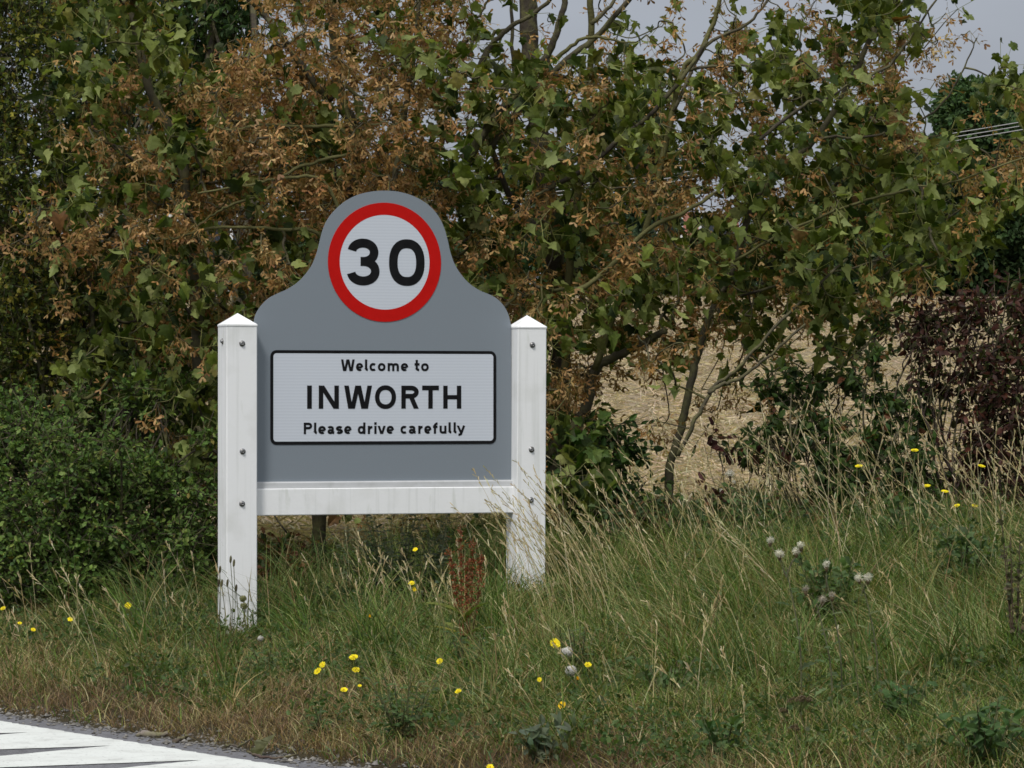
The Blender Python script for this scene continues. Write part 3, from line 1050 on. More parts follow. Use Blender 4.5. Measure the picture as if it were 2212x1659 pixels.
# ---------------------------------------------------------------- sycamores
# limbs as they run in the photo: (tree, depth, radius at start, radius at end, bark colour, points)
LIMBS = [
    (0, 21.9, .060, .050, BARKD, [(1195, 1120), (1208, 960), (1212, 800), (1207, 640), (1190, 500), (1168, 320), (1150, 160), (1141, 40), (1138, -140), (1130, -420)], 'trunk'),
    (0, 21.7, .030, .016, BARKD, [(1180, 520), (1100, 420), (1047, 280)], 'limb'),
    (0, 21.4, .033, .018, BARKD, [(1000, 375), (1047, 280), (1130, 187), (1180, 123), (1208, 50), (1222, -20), (1235, -150)], 'limb'),
    (0, 21.6, .024, .012, BARK, [(1035, 145), (1063, 93), (1104, 57), (1180, 7), (1240, -60)], 'limb'),
    (0, 21.5, .026, .016, BARK, [(1060, 320), (1147, 207), (1237, 117), (1284, 83), (1357, 0), (1400, -60)], 'limb'),
    (0, 21.8, .017, .010, BARKD, [(1112, 170), (1106, 80), (1104, -40)], 'limb'),
    (0, 21.3, .012, .006, BARK, [(1015, 60), (1040, 25), (1063, -20)], 'limb'),
    (1, 21.6, .024, .018, BARKG, [(1218, 1100), (1222, 900), (1222, 720), (1232, 560), (1248, 420), (1266, 240), (1277, 110), (1276, -20), (1276, -300)], 'trunk'),
    (1, 21.4, .016, .010, BARK, [(1277, 52), (1318, 14), (1340, -30)], 'limb'),
    (1, 21.2, .015, .008, BARKG, [(1195, 130), (1250, 88), (1290, 80), (1350, 92)], 'limb'),
    (1, 21.2, .020, .013, BARKD, [(1124, 460), (1170, 417), (1270, 360), (1340, 300), (1404, 247), (1474, 167), (1530, 90)], 'limb'),
    (1, 21.0, .020, .012, BARKG, [(1226, 640), (1290, 600), (1404, 493), (1474, 460), (1541, 420)], 'limb'),
    (2, 21.3, .038, .020, BARK, [(1239, 1070), (1192, 990), (1236, 929), (1267, 877), (1285, 800), (1330, 770), (1382, 747), (1437, 713)], 'trunk'),
    (2, 21.6, .024, .014, BARKG, [(1285, 800), (1340, 640), (1400, 480), (1440, 300), (1475, 153), (1508, 117), (1541, 50), (1560, -40), (1570, -220)], 'limb'),
    (2, 21.4, .014, .007, BARK, [(1455, 240), (1525, 100), (1608, 57), (1658, 0), (1690, -60)], 'limb'),
    (2, 21.2, .012, .006, BARK, [(1475, 153), (1538, 143), (1635, 143), (1735, 133)], 'limb'),
    (3, 21.0, .026, .015, BARK, [(1439, 1090), (1446, 1020), (1458, 973), (1478, 895), (1497, 804), (1510, 760), (1530, 690), (1590, 560), (1641, 417), (1761, 300), (1835, 180), (1890, 60)], 'trunk'),
    (3, 20.9, .015, .009, BARK, [(1465, 985), (1497, 916), (1523, 869), (1546, 832), (1588, 801), (1629, 757), (1720, 660), (1830, 560)], 'limb'),
    (3, 20.8, .015, .008, BARK, [(1530, 850), (1560, 830), (1601, 815), (1656, 773), (1740, 700)], 'limb'),
    (3, 21.0, .011, .005, BARKG, [(1585, 565), (1700, 500), (1850, 440), (1968, 408), (2075, 388), (2212, 340), (2320, 300)], 'limb'),
    (3, 20.8, .013, .007, BARKD, [(1640, 300), (1748, 220), (1781, 217), (1835, 180)], 'limb'),
    (3, 21.2, .010, .004, BARKD, [(1761, 300), (1900, 290), (2020, 240), (2090, 130), (2110, 80)], 'limb'),
    (3, 21.3, .010, .004, BARKD, [(1600, 640), (1740, 600), (1900, 560), (2050, 470), (2140, 400)], 'limb'),
    (3, 20.8, .012, .006, BARK, [(1835, 180), (1920, 140), (1980, 60), (2030, -10)], 'limb'),
    (4, 21.5, .046, .030, BARK, [(690, 1270), (690, 1080), (700, 900), (690, 760), (720, 600), (774, 353), (757, 267), (737, 207), (720, 60), (700, -250)], 'trunk'),
    (4, 21.3, .024, .014, BARK, [(720, 600), (830, 480), (857, 357), (870, 283), (880, 200), (890, 150), (905, 0)], 'limb'),
    (4, 21.2, .016, .009, BARKG, [(765, 300), (737, 187), (787, 213), (870, 233)], 'limb'),
    (4, 21.6, .026, .016, BARKD, [(717, 217), (683, 183), (600, 67), (567, 27), (533, -10), (480, -120)], 'limb'),
    (4, 21.1, .015, .007, BARKG, [(770, 330), (733, 277), (633, 273), (567, 270), (477, 287), (420, 310)], 'limb'),
    (4, 21.0, .014, .007, BARKG, [(740, 470), (693, 387), (590, 387), (533, 400), (427, 417)], 'limb'),
    (5, 21.3, .040, .022, BARK, [(395, 1280), (410, 1080), (430, 900), (425, 700), (420, 560), (403, 433), (393, 350), (370, 287), (330, 213), (300, 100), (270, -100)], 'trunk'),
    (4, 21.2, .013, .006, BARKG, [(768, 330), (700, 345), (625, 372), (563, 420), (507, 440), (477, 453), (433, 483), (400, 500)], 'limb'),
    (4, 21.2, .015, .006, BARKG, [(722, 590), (690, 505), (590, 494), (483, 490), (417, 503), (367, 515), (290, 512)], 'limb'),
    (5, 21.4, .013, .006, BARKD, [(410, 470), (273, 333), (213, 293), (180, 200)], 'limb'),
    (5, 21.5, .011, .005, BARKD, [(425, 700), (330, 575), (200, 505), (60, 470)], 'limb'),
    (5, 20.8, .014, .006, BARKD, [(425, 920), (470, 980), (540, 1040), (620, 1150)], 'limb'),
]
TREES = [
    ('sycamore tree with a thick dark trunk rising just beside the right white post', (1195, 1120, 21.9)),
    ('slim yellowish stemmed sycamore close to the thick trunk behind the right post', (1218, 1100, 21.6)),
    ('sycamore with a slanting stem crossing behind the right post and bare twigs on the sky', (1239, 1070, 21.3)),
    ('forked young sycamore standing in front of the stubble field with pale leafy sprays', (1439, 1090, 21.0)),
    ('sycamore behind the grey sign board hung with masses of brown seeds', (690, 1270, 21.5)),
    ('sycamore between the dark green bush and the left white post', (395, 1280, 21.3)),
]
troot, tcrown, tseed, ttwig = [], [], [], []
for lab, (dx, dy, D) in TREES:
    p = P(dx, dy, D)
    p[2] = ground(p[0], p[1]) - .05
    troot.append(empty('sycamore_tree', p, lab, 'tree', 'sycamores of the roadside hedge'))
    tcrown.append(MB()); tseed.append(MB()); ttwig.append(MB())
nodes, ntree, ndir = [], [], []
for ti, D, r0, r1, col, pts, nm in LIMBS:
    n = len(pts)
    D = D if nm == 'trunk' else D - .4
    Ds = D + np.cumsum(rng.normal(0, .03, n)) * (0 if nm == 'trunk' else 1)
    w3 = np.array([P(a, b, d) for (a, b), d in zip(pts, Ds)])
    if nm == 'trunk':
        w3[0][2] = min(w3[0][2], float(ground(w3[0][0], w3[0][1])) - .05)
    c3 = catmull(w3, 6)
    c3 = c3 + rng.normal(0, .003, c3.shape)
    k = np.linspace(0, 1, len(c3))
    rr = (1 if nm == 'trunk' else .82) * (r0 + (r1 - r0) * k) * (1 + rng.normal(0, .05, len(c3)))
    mb = MB()
    cc = np.array(col) * rng.uniform(.85, 1.15)
    tube(mb, c3, rr, 8, cc, True)
    o = mb.build(nm, M['bark'], None, True, None)
    o.parent = troot[ti]
    o.matrix_parent_inverse = Matrix.Translation(-troot[ti].location)
    seg = np.linalg.norm(np.diff(c3, axis=0), axis=1).sum()
    step = max(1, int(len(c3) * .07 / max(seg, .1)))
    skip = int(len(c3) * (.35 if nm == 'trunk' else .12))
    for p in c3[skip::step]:
        nodes.append(p); ntree.append(ti)

# what hangs where, 64 sheet units a cell: g leaves, b brown seeds, m both, l light, s sparse seeds and twigs, d thin
#        0         1         2         3
ROWS = [
    ('- - g m g m g - - m m b b b g m m m g m s m m l m m m g m g g g l', -192),
    ('- - g g g m - - - b m b b g b b m l s s l s l l l m m l m g g l', -128),
    ('- - g g g g - - - b b b b g b b l s s s - s s s s s l l g g g s', -64),
    ('- - g g g - - - - s b b g b b s - - s - s - s - s l l s g g l s', 0),
    ('- . g g g g - - b b b b b g b b g - s - l s l - m l g g m m m l s', 64),
    ('- - g m m g m b b b b b b b b m s g m m m g m m m l g m m b l s - g', 128),
    ('- - g g m g m b b b m d b b m l g g g g g g m g m b s g g m m - s - g', 192),
    ('- - g m m m m b b b d m b b m m g g m g g g g d l l g g g g m l l - l', 256),
    ('- - g m m m m b m b b b b b m m g g g m g d m m l g g m g m g g l b b l', 320),
    ('- d g m m m b m m m b b b b b m g m m g g m m m g g m g m g g g l g', 384),
    ('b b b b b b m m m m b m m m m m g m g m m d l m m m g m d d g g g l', 448),
    ('m m b m m d d m m m m m m m m m m m d g m b m m m g m g d g g g g', 512),
    ('- . d d d d d g m m b m m m m m m b m g m g m g m m m g g g l l', 576),
    ('- - d d d m m d m m m m m m m m m m d m g m m l m l m g l m l', 640),
    ('- - d g g g m g m m m m m m m m m m g l m l m l l g l - g l', 704),
    ('- - d g g g m g m m m m m m m m m m b b l - l s l - l s l', 768),
    ('- - d g g g g g m m m m m m m m m m b b l - s l - - s l', 832),
    ('- - - l g g m g m m d m m m m m m d b g - - s', 896),
    ('- - - - m m g l d d d d d d d d d m g g s', 960),
    ('- - - - - d d d d d d d d d d d - - g g', 1024),
]
NLEAF = dict(g=42, m=22, b=4.5, l=6.5, s=1.6, d=11)
NSEED = dict(g=32, m=175, b=400, l=60, s=40, d=50)
lc, sc_pts = [], []      # leaf clusters and seed clusters: (point, n)
for row, y0 in ROWS:
    for c, ch in enumerate(row.split()):
        if ch not in NLEAF:
            continue
        n = NLEAF[ch]
        for per, store, num in ((4.5, lc, n), (20.0, sc_pts, NSEED[ch])):
            m = num / per
            m = int(m) + (rng.rand() < m - int(m))
            cen = [(64 * (c + .5 + rng.uniform(-.62, .62)), y0 + 64 * (.5 + rng.uniform(-.62, .62)), rng.uniform(20.35, 22.6)) for _k in range(max(1, round(m / 3.2)))]
            for _ in range(m):
                a, b, D = cen[rng.randint(len(cen))]
                store.append(P(a + rng.normal(0, 13), b + rng.normal(0, 12), D + rng.normal(0, .10)))
allp = np.array(lc + sc_pts)
isleaf = np.array([True] * len(lc) + [False] * len(sc_pts))
# grow twigs outwards from the limbs, nearest cluster first
nodesA = np.array(nodes)
nN = len(nodesA)
tot = nN + len(allp)
PT = np.vstack([nodesA, allp])
treeid = np.concatenate([np.array(ntree), np.full(len(allp), -1)])
parent = np.full(tot, -1)
best = np.full(len(allp), 1e9); bp = np.zeros(len(allp), int)
wt = np.array([1, .8, 1])
for i in range(nN):
    d = np.linalg.norm((allp - nodesA[i]) * wt, axis=1) * 1.0
    m = d < best
    best[m] = d[m]; bp[m] = i
done = np.zeros(len(allp), bool)
order = []
for _ in range(len(allp)):
    j = int(np.argmin(np.where(done, 1e9, best)))
    done[j] = True
    order.append(j)
    parent[nN + j] = bp[j]
    treeid[nN + j] = treeid[bp[j]]
    d = np.linalg.norm((allp - allp[j]) * wt, axis=1) * 1.15
    m = (~done) & (d < best)
    best[m] = d[m]; bp[m] = nN + j
cnt = np.ones(tot)
for j in order[::-1]:
    cnt[parent[nN + j]] += cnt[nN + j]
for j in order:
    a = PT[parent[nN + j]]; b = PT[nN + j]
    ti = treeid[nN + j]
    L = np.linalg.norm(b - a)
    mid = (a + b) / 2 + rng.normal(0, .10, 3) * L + np.array([0, 0, -.07 * L])
    r = min(.0022 + .0011 * math.sqrt(cnt[nN + j]), .010)
    tube(ttwig[ti], catmull([a, mid, b], 4), np.linspace(r * 1.15, r * .8, 9), 5, np.array(BARK) * rng.uniform(.6, 1.2) * (np.array([1, 1.05, .6]) if rng.rand() < .3 else 1))

UPC = np.array([0, -.55, .65])
for j in range(len(allp)):
    c = allp[j]; ti = treeid[nN + j]
    din = unit(c - PT[parent[nN + j]])
    if isleaf[j]:
        n = rng.randint(3, 7)
        pos = c + rng.normal(0, .062, (n, 3))
        tip = din * .45 + rng.normal(0, .5, (n, 3)) + np.array([.22, -.1, -.62])
        nr = np.array([-.25, -.5, .6]) + rng.normal(0, .95, (n, 3))
        size = rng.uniform(.040, .090, n)
        col = pick(PAL_SYC, n)
        put(tcrown[ti], SYC_V, pos, tip, nr, size, col)
        ribbons(tcrown[ti], np.repeat(c[None], n, 0), pos + unit(tip) * .004, np.full(n, .0028), pick([(1, (.17, .13, .05)), (1, (.14, .06, .03))], n))
    else:
        n = rng.randint(7, 13)          # pairs in a hanging bunch
        ax = unit(np.array([.1, 0, -.9]) + din * .5 + rng.normal(0, .25, 3))
        k = rng.rand(n, 1)
        top = c + ax * (k * .10)
        pos = top + rng.normal(0, .032, (n, 3)) + ax * .015
        tip = ax * .7 + (pos - top) * 16 + rng.normal(0, .35, (n, 3))
        nr = UPC * .6 + rng.normal(0, .7, (n, 3))
        base = pick(PAL_SEED, 1, .1)[0]
        col = .5 * pick(PAL_SEED, n, .18) + .5 * base
        put(tseed[ti], SAM_V, pos, tip, nr, rng.uniform(.026, .039, n), col)
        ribbons(tseed[ti], top, pos, np.full(n, .0018), pick([(2, (.33, .24, .08)), (1, (.2, .12, .05))], n))
        ribbons(tseed[ti], c[None], (c + ax * .10)[None], np.full(1, .003), pick([(1, (.28, .2, .07))], 1))
for ti in range(len(TREES)):
    for nm, mbx, mt in (('twigs', ttwig[ti], M['bark']), ('crown', tcrown[ti], M['sycamore']), ('seed_foliage', tseed[ti], M['seed'])):
        if mbx.n == 0:
            continue
        o = mbx.build(nm, mt, None, nm == 'twigs')
        o.parent = troot[ti]
        o.matrix_parent_inverse = Matrix.Translation(-troot[ti].location)


# ---------------------------------------------------------------- bushes
def bush(name, label, cat, base, clumps, n, size, pal, shapes, mat, stems=10, stemr=.012, group=None, bark=BARK, shell=.55, tipdown=.25, leafname='foliage', spikes=0.0):
    """clumps: [(centre, (rx, ry, rz))]"""
    base = np.array(base, float)
    root = empty(name, base, label, cat, group)
    mb = MB(); tw = MB()
    vol = np.array([c[1][0] * c[1][2] for c in clumps]); vol = vol / vol.sum()
    for (c, rad), v in zip(clumps, vol):
        c = np.asarray(c, float); rad = np.asarray(rad, float)
        k = int(n * v)
        # small twigs first, leaves sit along them
        nt_ = max(4, k // 9)
        u = unit(rng.normal(0, 1, (nt_, 3)))
        rr = (shell + (1 - shell) * rng.rand(nt_, 1) ** .7) * (1 + .22 * rng.normal(0, 1, (nt_, 1)) * .6)
        tipp = c + u * rr * rad
        a = c + u * rr * rad * .6
        dirv = unit(unit(tipp - a) + np.array([0, 0, .1]) + rng.normal(0, .45, (nt_, 3)))
        ln = rng.uniform(.6, 1.5, (nt_, 1)) * size * 4 * (1 + spikes * rng.rand(nt_, 1))
        a = tipp - dirv * ln * .5; b = tipp + dirv * ln * .5
        ribbons(tw, a, b, np.full(nt_, .004), np.array(bark) * rng.uniform(.6, 1.2, (nt_, 1)))
        idx = rng.randint(0, nt_, k)
        f = rng.rand(k, 1)
        pos = a[idx] + (b - a)[idx] * f
        out = rng.normal(0, 1, (k, 3))
        tip = dirv[idx] * .6 + out * .7 + np.array([0, 0, -tipdown])
        nr = u[idx] * .35 + UPC * .75 + rng.normal(0, .5, (k, 3))
        put(mb, shapes, pos + unit(tip) * size * .15, tip, nr, size * rng.uniform(.65, 1.35, k), pick(pal, k))
        for _ in range(max(1, int(stems * v + .5))):
            e_ = c + rng.normal(0, .35, 3) * rad
            st_ = base + rng.normal(0, .10, 3) * [1, 1, .2]
            st_[2] = ground(st_[0], st_[1]) - .03
            m_ = st_ * .45 + e_ * .55 + rng.normal(0, .08, 3) * np.linalg.norm(e_ - st_)
            cv = catmull([st_, m_, e_], 5)
            tube(tw, cv, np.linspace(stemr, stemr * .35, len(cv)), 5, np.array(bark) * rng.uniform(.8, 1.2))
            for _k in range(3):
                q = cv[rng.randint(4, len(cv))]
                e2 = c + unit(rng.normal(0, 1, 3)) * rad * .8
                cv2 = catmull([q, (q + e2) / 2 + rng.normal(0, .05, 3), e2], 4)
                tube(tw, cv2, np.linspace(stemr * .4, .002, len(cv2)), 4, np.array(bark) * rng.uniform(.8, 1.2))
    for nm, mbx, mt in (('stems', tw, M['bark']), (leafname, mb, mat)):
        o = mbx.build(nm, mt, None, False)
        o.parent = root
        o.matrix_parent_inverse = Matrix.Translation(-root.location)
    return root


def clump(dx, dy, D, rx, rz, ry=None):
    """ellipsoid seen at (dx, dy) with half width and half height in sheet units"""
    m = D / F * K
    return (P(dx, dy, D), (rx * m, (ry if ry else .5 * (rx + rz) * m), rz * m))


def foot(dx, D):
    p = P(dx, 900, D)
    p[2] = ground(p[0], p[1])
    return p


# tall yellow green hedge at the edge of the view
bush('field_maple', 'tall field maple hedge of small yellowish green leaves', 'tree', foot(20, 21.6),
     [clump(20, -60, 21.6, 110, 110), clump(40, 90, 21.4, 95, 110), clump(-50, 220, 21.5, 110, 120), clump(60, 260, 21.3, 85, 100), clump(10, 400, 21.2, 110, 110), clump(85, 470, 21.5, 80, 90), clump(30, 600, 21.2, 130, 110), clump(150, 640, 21.7, 90, 100), clump(60, 760, 21.3, 150, 110), clump(190, 800, 21.9, 90, 110), clump(-90, 500, 21.6, 100, 200), clump(-110, 50, 21.7, 100, 200), clump(-100, 850, 21.6, 100, 160)],
     25000, .034, PAL_MAPLE, HAW_V, M['smallleaf'], 16, .022, None, BARKD, .35, .2, 'foliage', .8)
# dark green hawthorn bush low on the left
bush('hawthorn_bush', 'rounded dark green hawthorn bush beside the left white post', 'bush', foot(210, 20.3),
     [clump(60, 960, 20.3, 120, 80), clump(170, 1010, 20.2, 110, 75), clump(290, 1040, 20.2, 110, 70), clump(390, 1090, 20.3, 90, 80), clump(-40, 1080, 20.2, 120, 100), clump(90, 1120, 19.95, 120, 90), clump(230, 1140, 19.95, 110, 85), clump(350, 1180, 20.1, 110, 80), clump(440, 1180, 20.4, 60, 80), clump(30, 1230, 19.9, 130, 80), clump(180, 1240, 19.9, 120, 70), clump(320, 1250, 20.0, 100, 60), clump(-110, 960, 20.4, 100, 120), clump(10, 890, 20.6, 70, 50)] + [clump(rng.uniform(-30, 450), rng.uniform(930, 1230), rng.uniform(19.7, 20.3), rng.uniform(25, 50), rng.uniform(18, 40)) for _q in range(22)] + [clump(rng.uniform(-40, 400), rng.uniform(820, 930), rng.uniform(20.4, 21.0), rng.uniform(22, 45), rng.uniform(22, 48)) for _q in range(16)],
     28000, .032, PAL_HAW, HAW_V, M['smallleaf'], 10, .012, None, BARKD, .42, .1, 'foliage', .9)
bush('blackthorn_bush', 'dark blackthorn thicket behind the sycamore and the round green bush', 'bush', foot(260, 23.2),
     [clump(130, 640, 23.2, 100, 80), clump(250, 620, 23.3, 90, 70), clump(350, 660, 23.2, 90, 80), clump(180, 760, 23.1, 110, 90), clump(310, 790, 23.1, 110, 90), clump(60, 860, 23.2, 120, 90), clump(220, 890, 23.0, 120, 80), clump(360, 560, 23.3, 70, 60), clump(420, 760, 23.2, 50, 70), clump(-60, 700, 23.3, 120, 140)],
     16000, .038, [(4, (.034, .056, .014)), (3, (.048, .075, .018)), (1, (.075, .10, .025))], OVAL_V, M['smallleaf'], 14, .018, None, BARKD, .3, .2, 'foliage', .6)
# ivy covered tree behind, at the top
bush('ivy_tree', 'dense dark ivy covered tree rising behind the brown seeded sycamores', 'tree', foot(430, 27),
     [clump(330, 20, 27, 70, 90), clump(430, 40, 27, 90, 85), clump(520, 20, 27, 80, 80), clump(430, -80, 27.3, 140, 90), clump(450, 150, 27.3, 80, 70), clump(400, 260, 27.5, 80, 90), clump(480, -230, 27.3, 160, 110)],
     7500, .062, PAL_IVY, OVAL_V, M['smallleaf'], 8, .05, None, BARKD, .4, .4)
# purple leaved shrub on the right
bush('purple_shrub', 'dark purple leaved shrub at the edge of the stubble field', 'bush', foot(2130, 20.4),
     [clump(1990, 690, 20.5, 48, 26), clump(1975, 740, 20.5, 40, 28), clump(2030, 840, 20.5, 40, 30), clump(2020, 700, 20.5, 62, 50), clump(2090, 670, 20.5, 80, 50), clump(2180, 660, 20.4, 80, 60), clump(2080, 760, 20.4, 95, 55), clump(2170, 770, 20.3, 90, 80), clump(2130, 850, 20.4, 90, 70), clump(2190, 920, 20.3, 80, 90), clump(2120, 960, 20.4, 70, 70), clump(2160, 1050, 20.4, 90, 80), clump(2260, 700, 20.5, 90, 100), clump(2280, 900, 20.5, 90, 150), clump(2060, 1060, 20.6, 80, 60)],
     6200, .042, PAL_PURP, OVAL_V, M['smallleaf'], 12, .011, None, (.055, .04, .035), .4, .5, 'foliage', .5)
# thin leafy shrubs of the hedge bottom
bush('dogwood_bush', 'dark green leafy dogwood in front of the purple shrub', 'bush', foot(1890, 20.5),
     [clump(1880, 960, 20.5, 85, 60), clump(1920, 860, 20.6, 60, 50), clump(1850, 1040, 20.4, 100, 55), clump(1960, 1010, 20.4, 80, 60), clump(1890, 770, 20.6, 28, 28), clump(1990, 900, 20.6, 40, 60), clump(1910, 700, 20.7, 25, 25), clump(1790, 1010, 20.5, 60, 50)],
     2400, .046, PAL_SHRUB, OVAL_V, M['smallleaf'], 14, .009, 'low shrubs of the hedge bottom', BARK, .2, .5)
bush('dogwood_bush', 'thin open dogwood with bare stems across the pale stubble', 'bush', foot(1770, 20.7),
     [clump(1690, 850, 20.7, 70, 50), clump(1760, 800, 20.7, 60, 40), clump(1720, 930, 20.6, 90, 50), clump(1640, 960, 20.6, 60, 45), clump(1790, 920, 20.7, 50, 50), clump(1840, 830, 20.7, 40, 50)],
     1100, .048, PAL_SHRUB, OVAL_V, M['smallleaf'], 18, .008, 'low shrubs of the hedge bottom', BARK, .2, .5)
bush('red_leaf_sapling', 'small sapling with drooping dark red leaves near the white seed fluff', 'bush', foot(1590, 20.6),
     [clump(1545, 945, 20.6, 40, 22), clump(1600, 985, 20.6, 35, 30), clump(1660, 960, 20.6, 45, 35), clump(1560, 1060, 20.5, 60, 30)],
     170, .055, [(3, (.06, .022, .018)), (1, (.09, .04, .02)), (1, (.05, .06, .025))], OVAL_V, M['smallleaf'], 7, .006, None, BARK, .2, .6)
bush('ivy_clump', 'glossy dark ivy clump climbing the stem right of the sign', 'bush', foot(1310, 20.9),
     [clump(1310, 930, 20.9, 60, 30), clump(1350, 970, 20.9, 60, 35), clump(1270, 1010, 20.9, 70, 55), clump(1330, 1050, 20.8, 80, 45), clump(1240, 1060, 20.8, 50, 50)],
     1500, .050, PAL_IVY, OVAL_V, M['smallleaf'], 6, .010, None, BARKD, .2, .4)
bush('hazel_sapling', 'fresh green broad leaved sapling right behind the post', 'bush', foot(1260, 20.7),
     [clump(1255, 960, 20.7, 30, 60), clump(1270, 1040, 20.6, 30, 40)],
     90, .085, [(1, (.07, .13, .03)), (1, (.1, .15, .035))], SYC_V, M['sycamore'], 5, .006, None, BARK, .2, .6)
# brambles along the foot of the hedge
for dx, dy, rx, rz, D, lab in ((620, 1200, 70, 45, 20.9, 'brown tinged bramble seen under the white rail next to the left post'), (1020, 1190, 90, 55, 20.8, 'dark bramble under the white rail near the right post'),
                               (1400, 1130, 100, 45, 20.3, 'bramble patch at the foot of the forked sapling'), (1620, 1120, 110, 45, 20.2, 'bramble patch under the thin dogwood stems'),
                               (1830, 1130, 110, 50, 20.1, 'bramble patch below the dark green dogwood'), (2060, 1150, 120, 55, 20.0, 'bramble patch below the purple shrub')):
    pal = [(3, (.04, .07, .025)), (2, (.06, .09, .03)), (1, (.16, .085, .035)), (1, (.10, .10, .04))]
    if dx < 700:
        pal = [(2, (.04, .07, .025)), (3, (.17, .09, .035)), (1, (.12, .05, .025))]
    bush('bramble', lab, 'bush', foot(dx, D), [clump(dx - rx * .5, dy, D, rx * .6, rz), clump(dx + rx * .4, dy + 8, D, rx * .65, rz * .9), clump(dx, dy - rz * .3, D + .2, rx * .6, rz * .8), clump(dx, dy + rz * .8, D - .2, rx, rz * .7)],
         1300 if dx > 700 else 500, .045, pal, HAW_V, M['smallleaf'], 8, .006, 'brambles along the hedge foot', (.10, .06, .04), .2, .3)

# ---------------------------------------------------------------- beyond the field
def far_tree(label, dx, top, wd, D, n, pal, name='far_tree', base_dy=None, leaf=.17, lobes=9, cone=0.0, seed=0):
    r = np.random.RandomState(abs(seed + int(dx) * 3 + int(top)))
    m = D / F * K
    b = P(dx, 700, D)
    b[2] = ground(b[0], b[1])
    ztop = P(dx, top, D)[2]
    h = ztop - b[2]
    hw = wd * m / 2
    root = empty(name, b, label, 'tree', 'trees beyond the field')
    mb = MB(); tw = MB()
    tube(tw, [b + [0, 0, -.2], b + [0, 0, h * .4], b + [r.normal(0, .2), 0, h * .8]], [h * .035, h * .025, h * .008], 7, (.07, .06, .045))
    cs = []
    for i in range(lobes):
        f = (i + .5) / lobes
        zc = h * (.12 + .74 * f)
        wz = hw * (1.0 - .55 * max(0, f - .45) / .55)
        xo = r.uniform(-.75, .75) * wz; yo = r.uniform(-.7, .7) * wz
        cs.append((b + [xo, yo, zc], np.array([hw * r.uniform(.38, .55), hw * r.uniform(.38, .55), h * r.uniform(.13, .2)])))
    cs.append((b + [0, 0, h * .86], np.array([hw * .45, hw * .45, h * .14])))
    for c, rad in cs:
        cv = catmull([b + [0, 0, h * .25], (b + c) / 2 + [0, 0, .1 * h], c], 4)
        tube(tw, cv, np.linspace(h * .016, .02, len(cv)), 5, (.07, .06, .045))
        k = n // len(cs)
        u = unit(rng.normal(0, 1, (k, 3)))
        rr = (.35 + .65 * rng.rand(k, 1) ** .5) * (1 + .25 * (fnoise(u[:, 0] * 3 + c[0] * 2, u[:, 2] * 3 + c[2])[:, None] - .5) * 3)
        pos = c + u * rr * rad
        pos[:, 2] = np.maximum(pos[:, 2], b[2] + .15)
        put(mb, HAW_V, pos, u + rng.normal(0, .6, (k, 3)), UPC + rng.normal(0, .7, (k, 3)) + u * .4, leaf * rng.uniform(.6, 1.4, k), pick(pal, k, .18))
    for nm, mbx, mt in (('trunk', tw, M['bark']), ('crown', mb, M['farleaf'])):
        o = mbx.build(nm, mt, None, nm == 'trunk')
        o.parent = root; o.matrix_parent_inverse = Matrix.Translation(-root.location)
    return root


PF_D = [(4, (.022, .042, .014)), (3, (.030, .055, .018)), (1, (.05, .08, .026))]
PF_M = [(4, (.045, .085, .03)), (3, (.06, .105, .035)), (1, (.085, .13, .045))]
PF_B = [(4, (.034, .058, .030)), (3, (.046, .072, .036)), (1, (.065, .095, .045))]
far_tree('dark bushy tree beyond the field close to the brick house', 1385, 235, 300, 99, 7000, PF_B)
far_tree('blue green far tree behind the thick dark trunk', 1130, 330, 300, 102, 5000, PF_B)
far_tree('lower far tree behind the brown seeds over the sign top', 900, 325, 320, 104, 6000, PF_B)
far_tree('broad dark far tree behind the brown seed masses', 650, 215, 380, 101, 9000, PF_D)
far_tree('far tree behind the sycamore beside the left post', 400, 90, 380, 109, 12000, PF_D)
far_tree('far tree behind the yellow green hedge', 110, -120, 480, 108, 16000, PF_D)
far_tree('low dark far tree behind the forked sycamore', 1700, 430, 240, 104, 4500, PF_D)
far_tree('mid green far tree left of the tall one at the picture edge', 1880, 232, 280, 101, 14000, PF_M)
far_tree('tall round topped far tree with the wires running in front', 2090, 165, 340, 98, 26000, PF_M)
far_tree('dark tree at the far right above the purple shrub', 2270, 140, 300, 100, 14000, PF_D)
far_tree('low very dark thicket tree at the far field edge', 2020, 455, 260, 95.5, 12000, PF_D, lobes=7)
far_tree('low very dark thicket tree above the purple shrub', 2190, 430, 260, 95, 12000, PF_D, lobes=7)
far_tree('low hedge tree at the field edge behind the leafy sprays', 1840, 520, 220, 97, 4500, PF_D, lobes=6)
far_tree('low hedge tree at the field edge right of the brick house', 1660, 530, 200, 98, 4000, PF_D, lobes=6)
far_tree('low hedge tree at the field edge behind the sign', 1040, 480, 330, 99, 5000, PF_D, lobes=7)
far_tree('low hedge tree at the field edge behind the sign board shoulder', 640, 520, 260, 97, 5000, PF_D, lobes=7)
far_tree('low hedge tree at the field edge behind the maple hedge', -20, 520, 260, 96, 4000, PF_D, lobes=6)

# clipped field hedge along the far headland
mb = MB()
N = 26000
hx = rng.uniform(-26, 26, N); hz = rng.rand(N) ** .8 * (1.1 + .5 * fnoise(hx * .7, hx * 0 + 4)); hy = 94.6 + rng.uniform(-.7, .7, N)
pos = np.column_stack([hx, hy, ground(hx, hy) + hz])
put(mb, HAW_V, pos, rng.normal(0, 1, (N, 3)), UPC + rng.normal(0, .6, (N, 3)), rng.uniform(.12, .24, N), pick(PF_D, N, .2))
tag(mb.build('field_hedge', M['farleaf']), 'long dark hedge along the far edge of the stubble field', 'hedge')


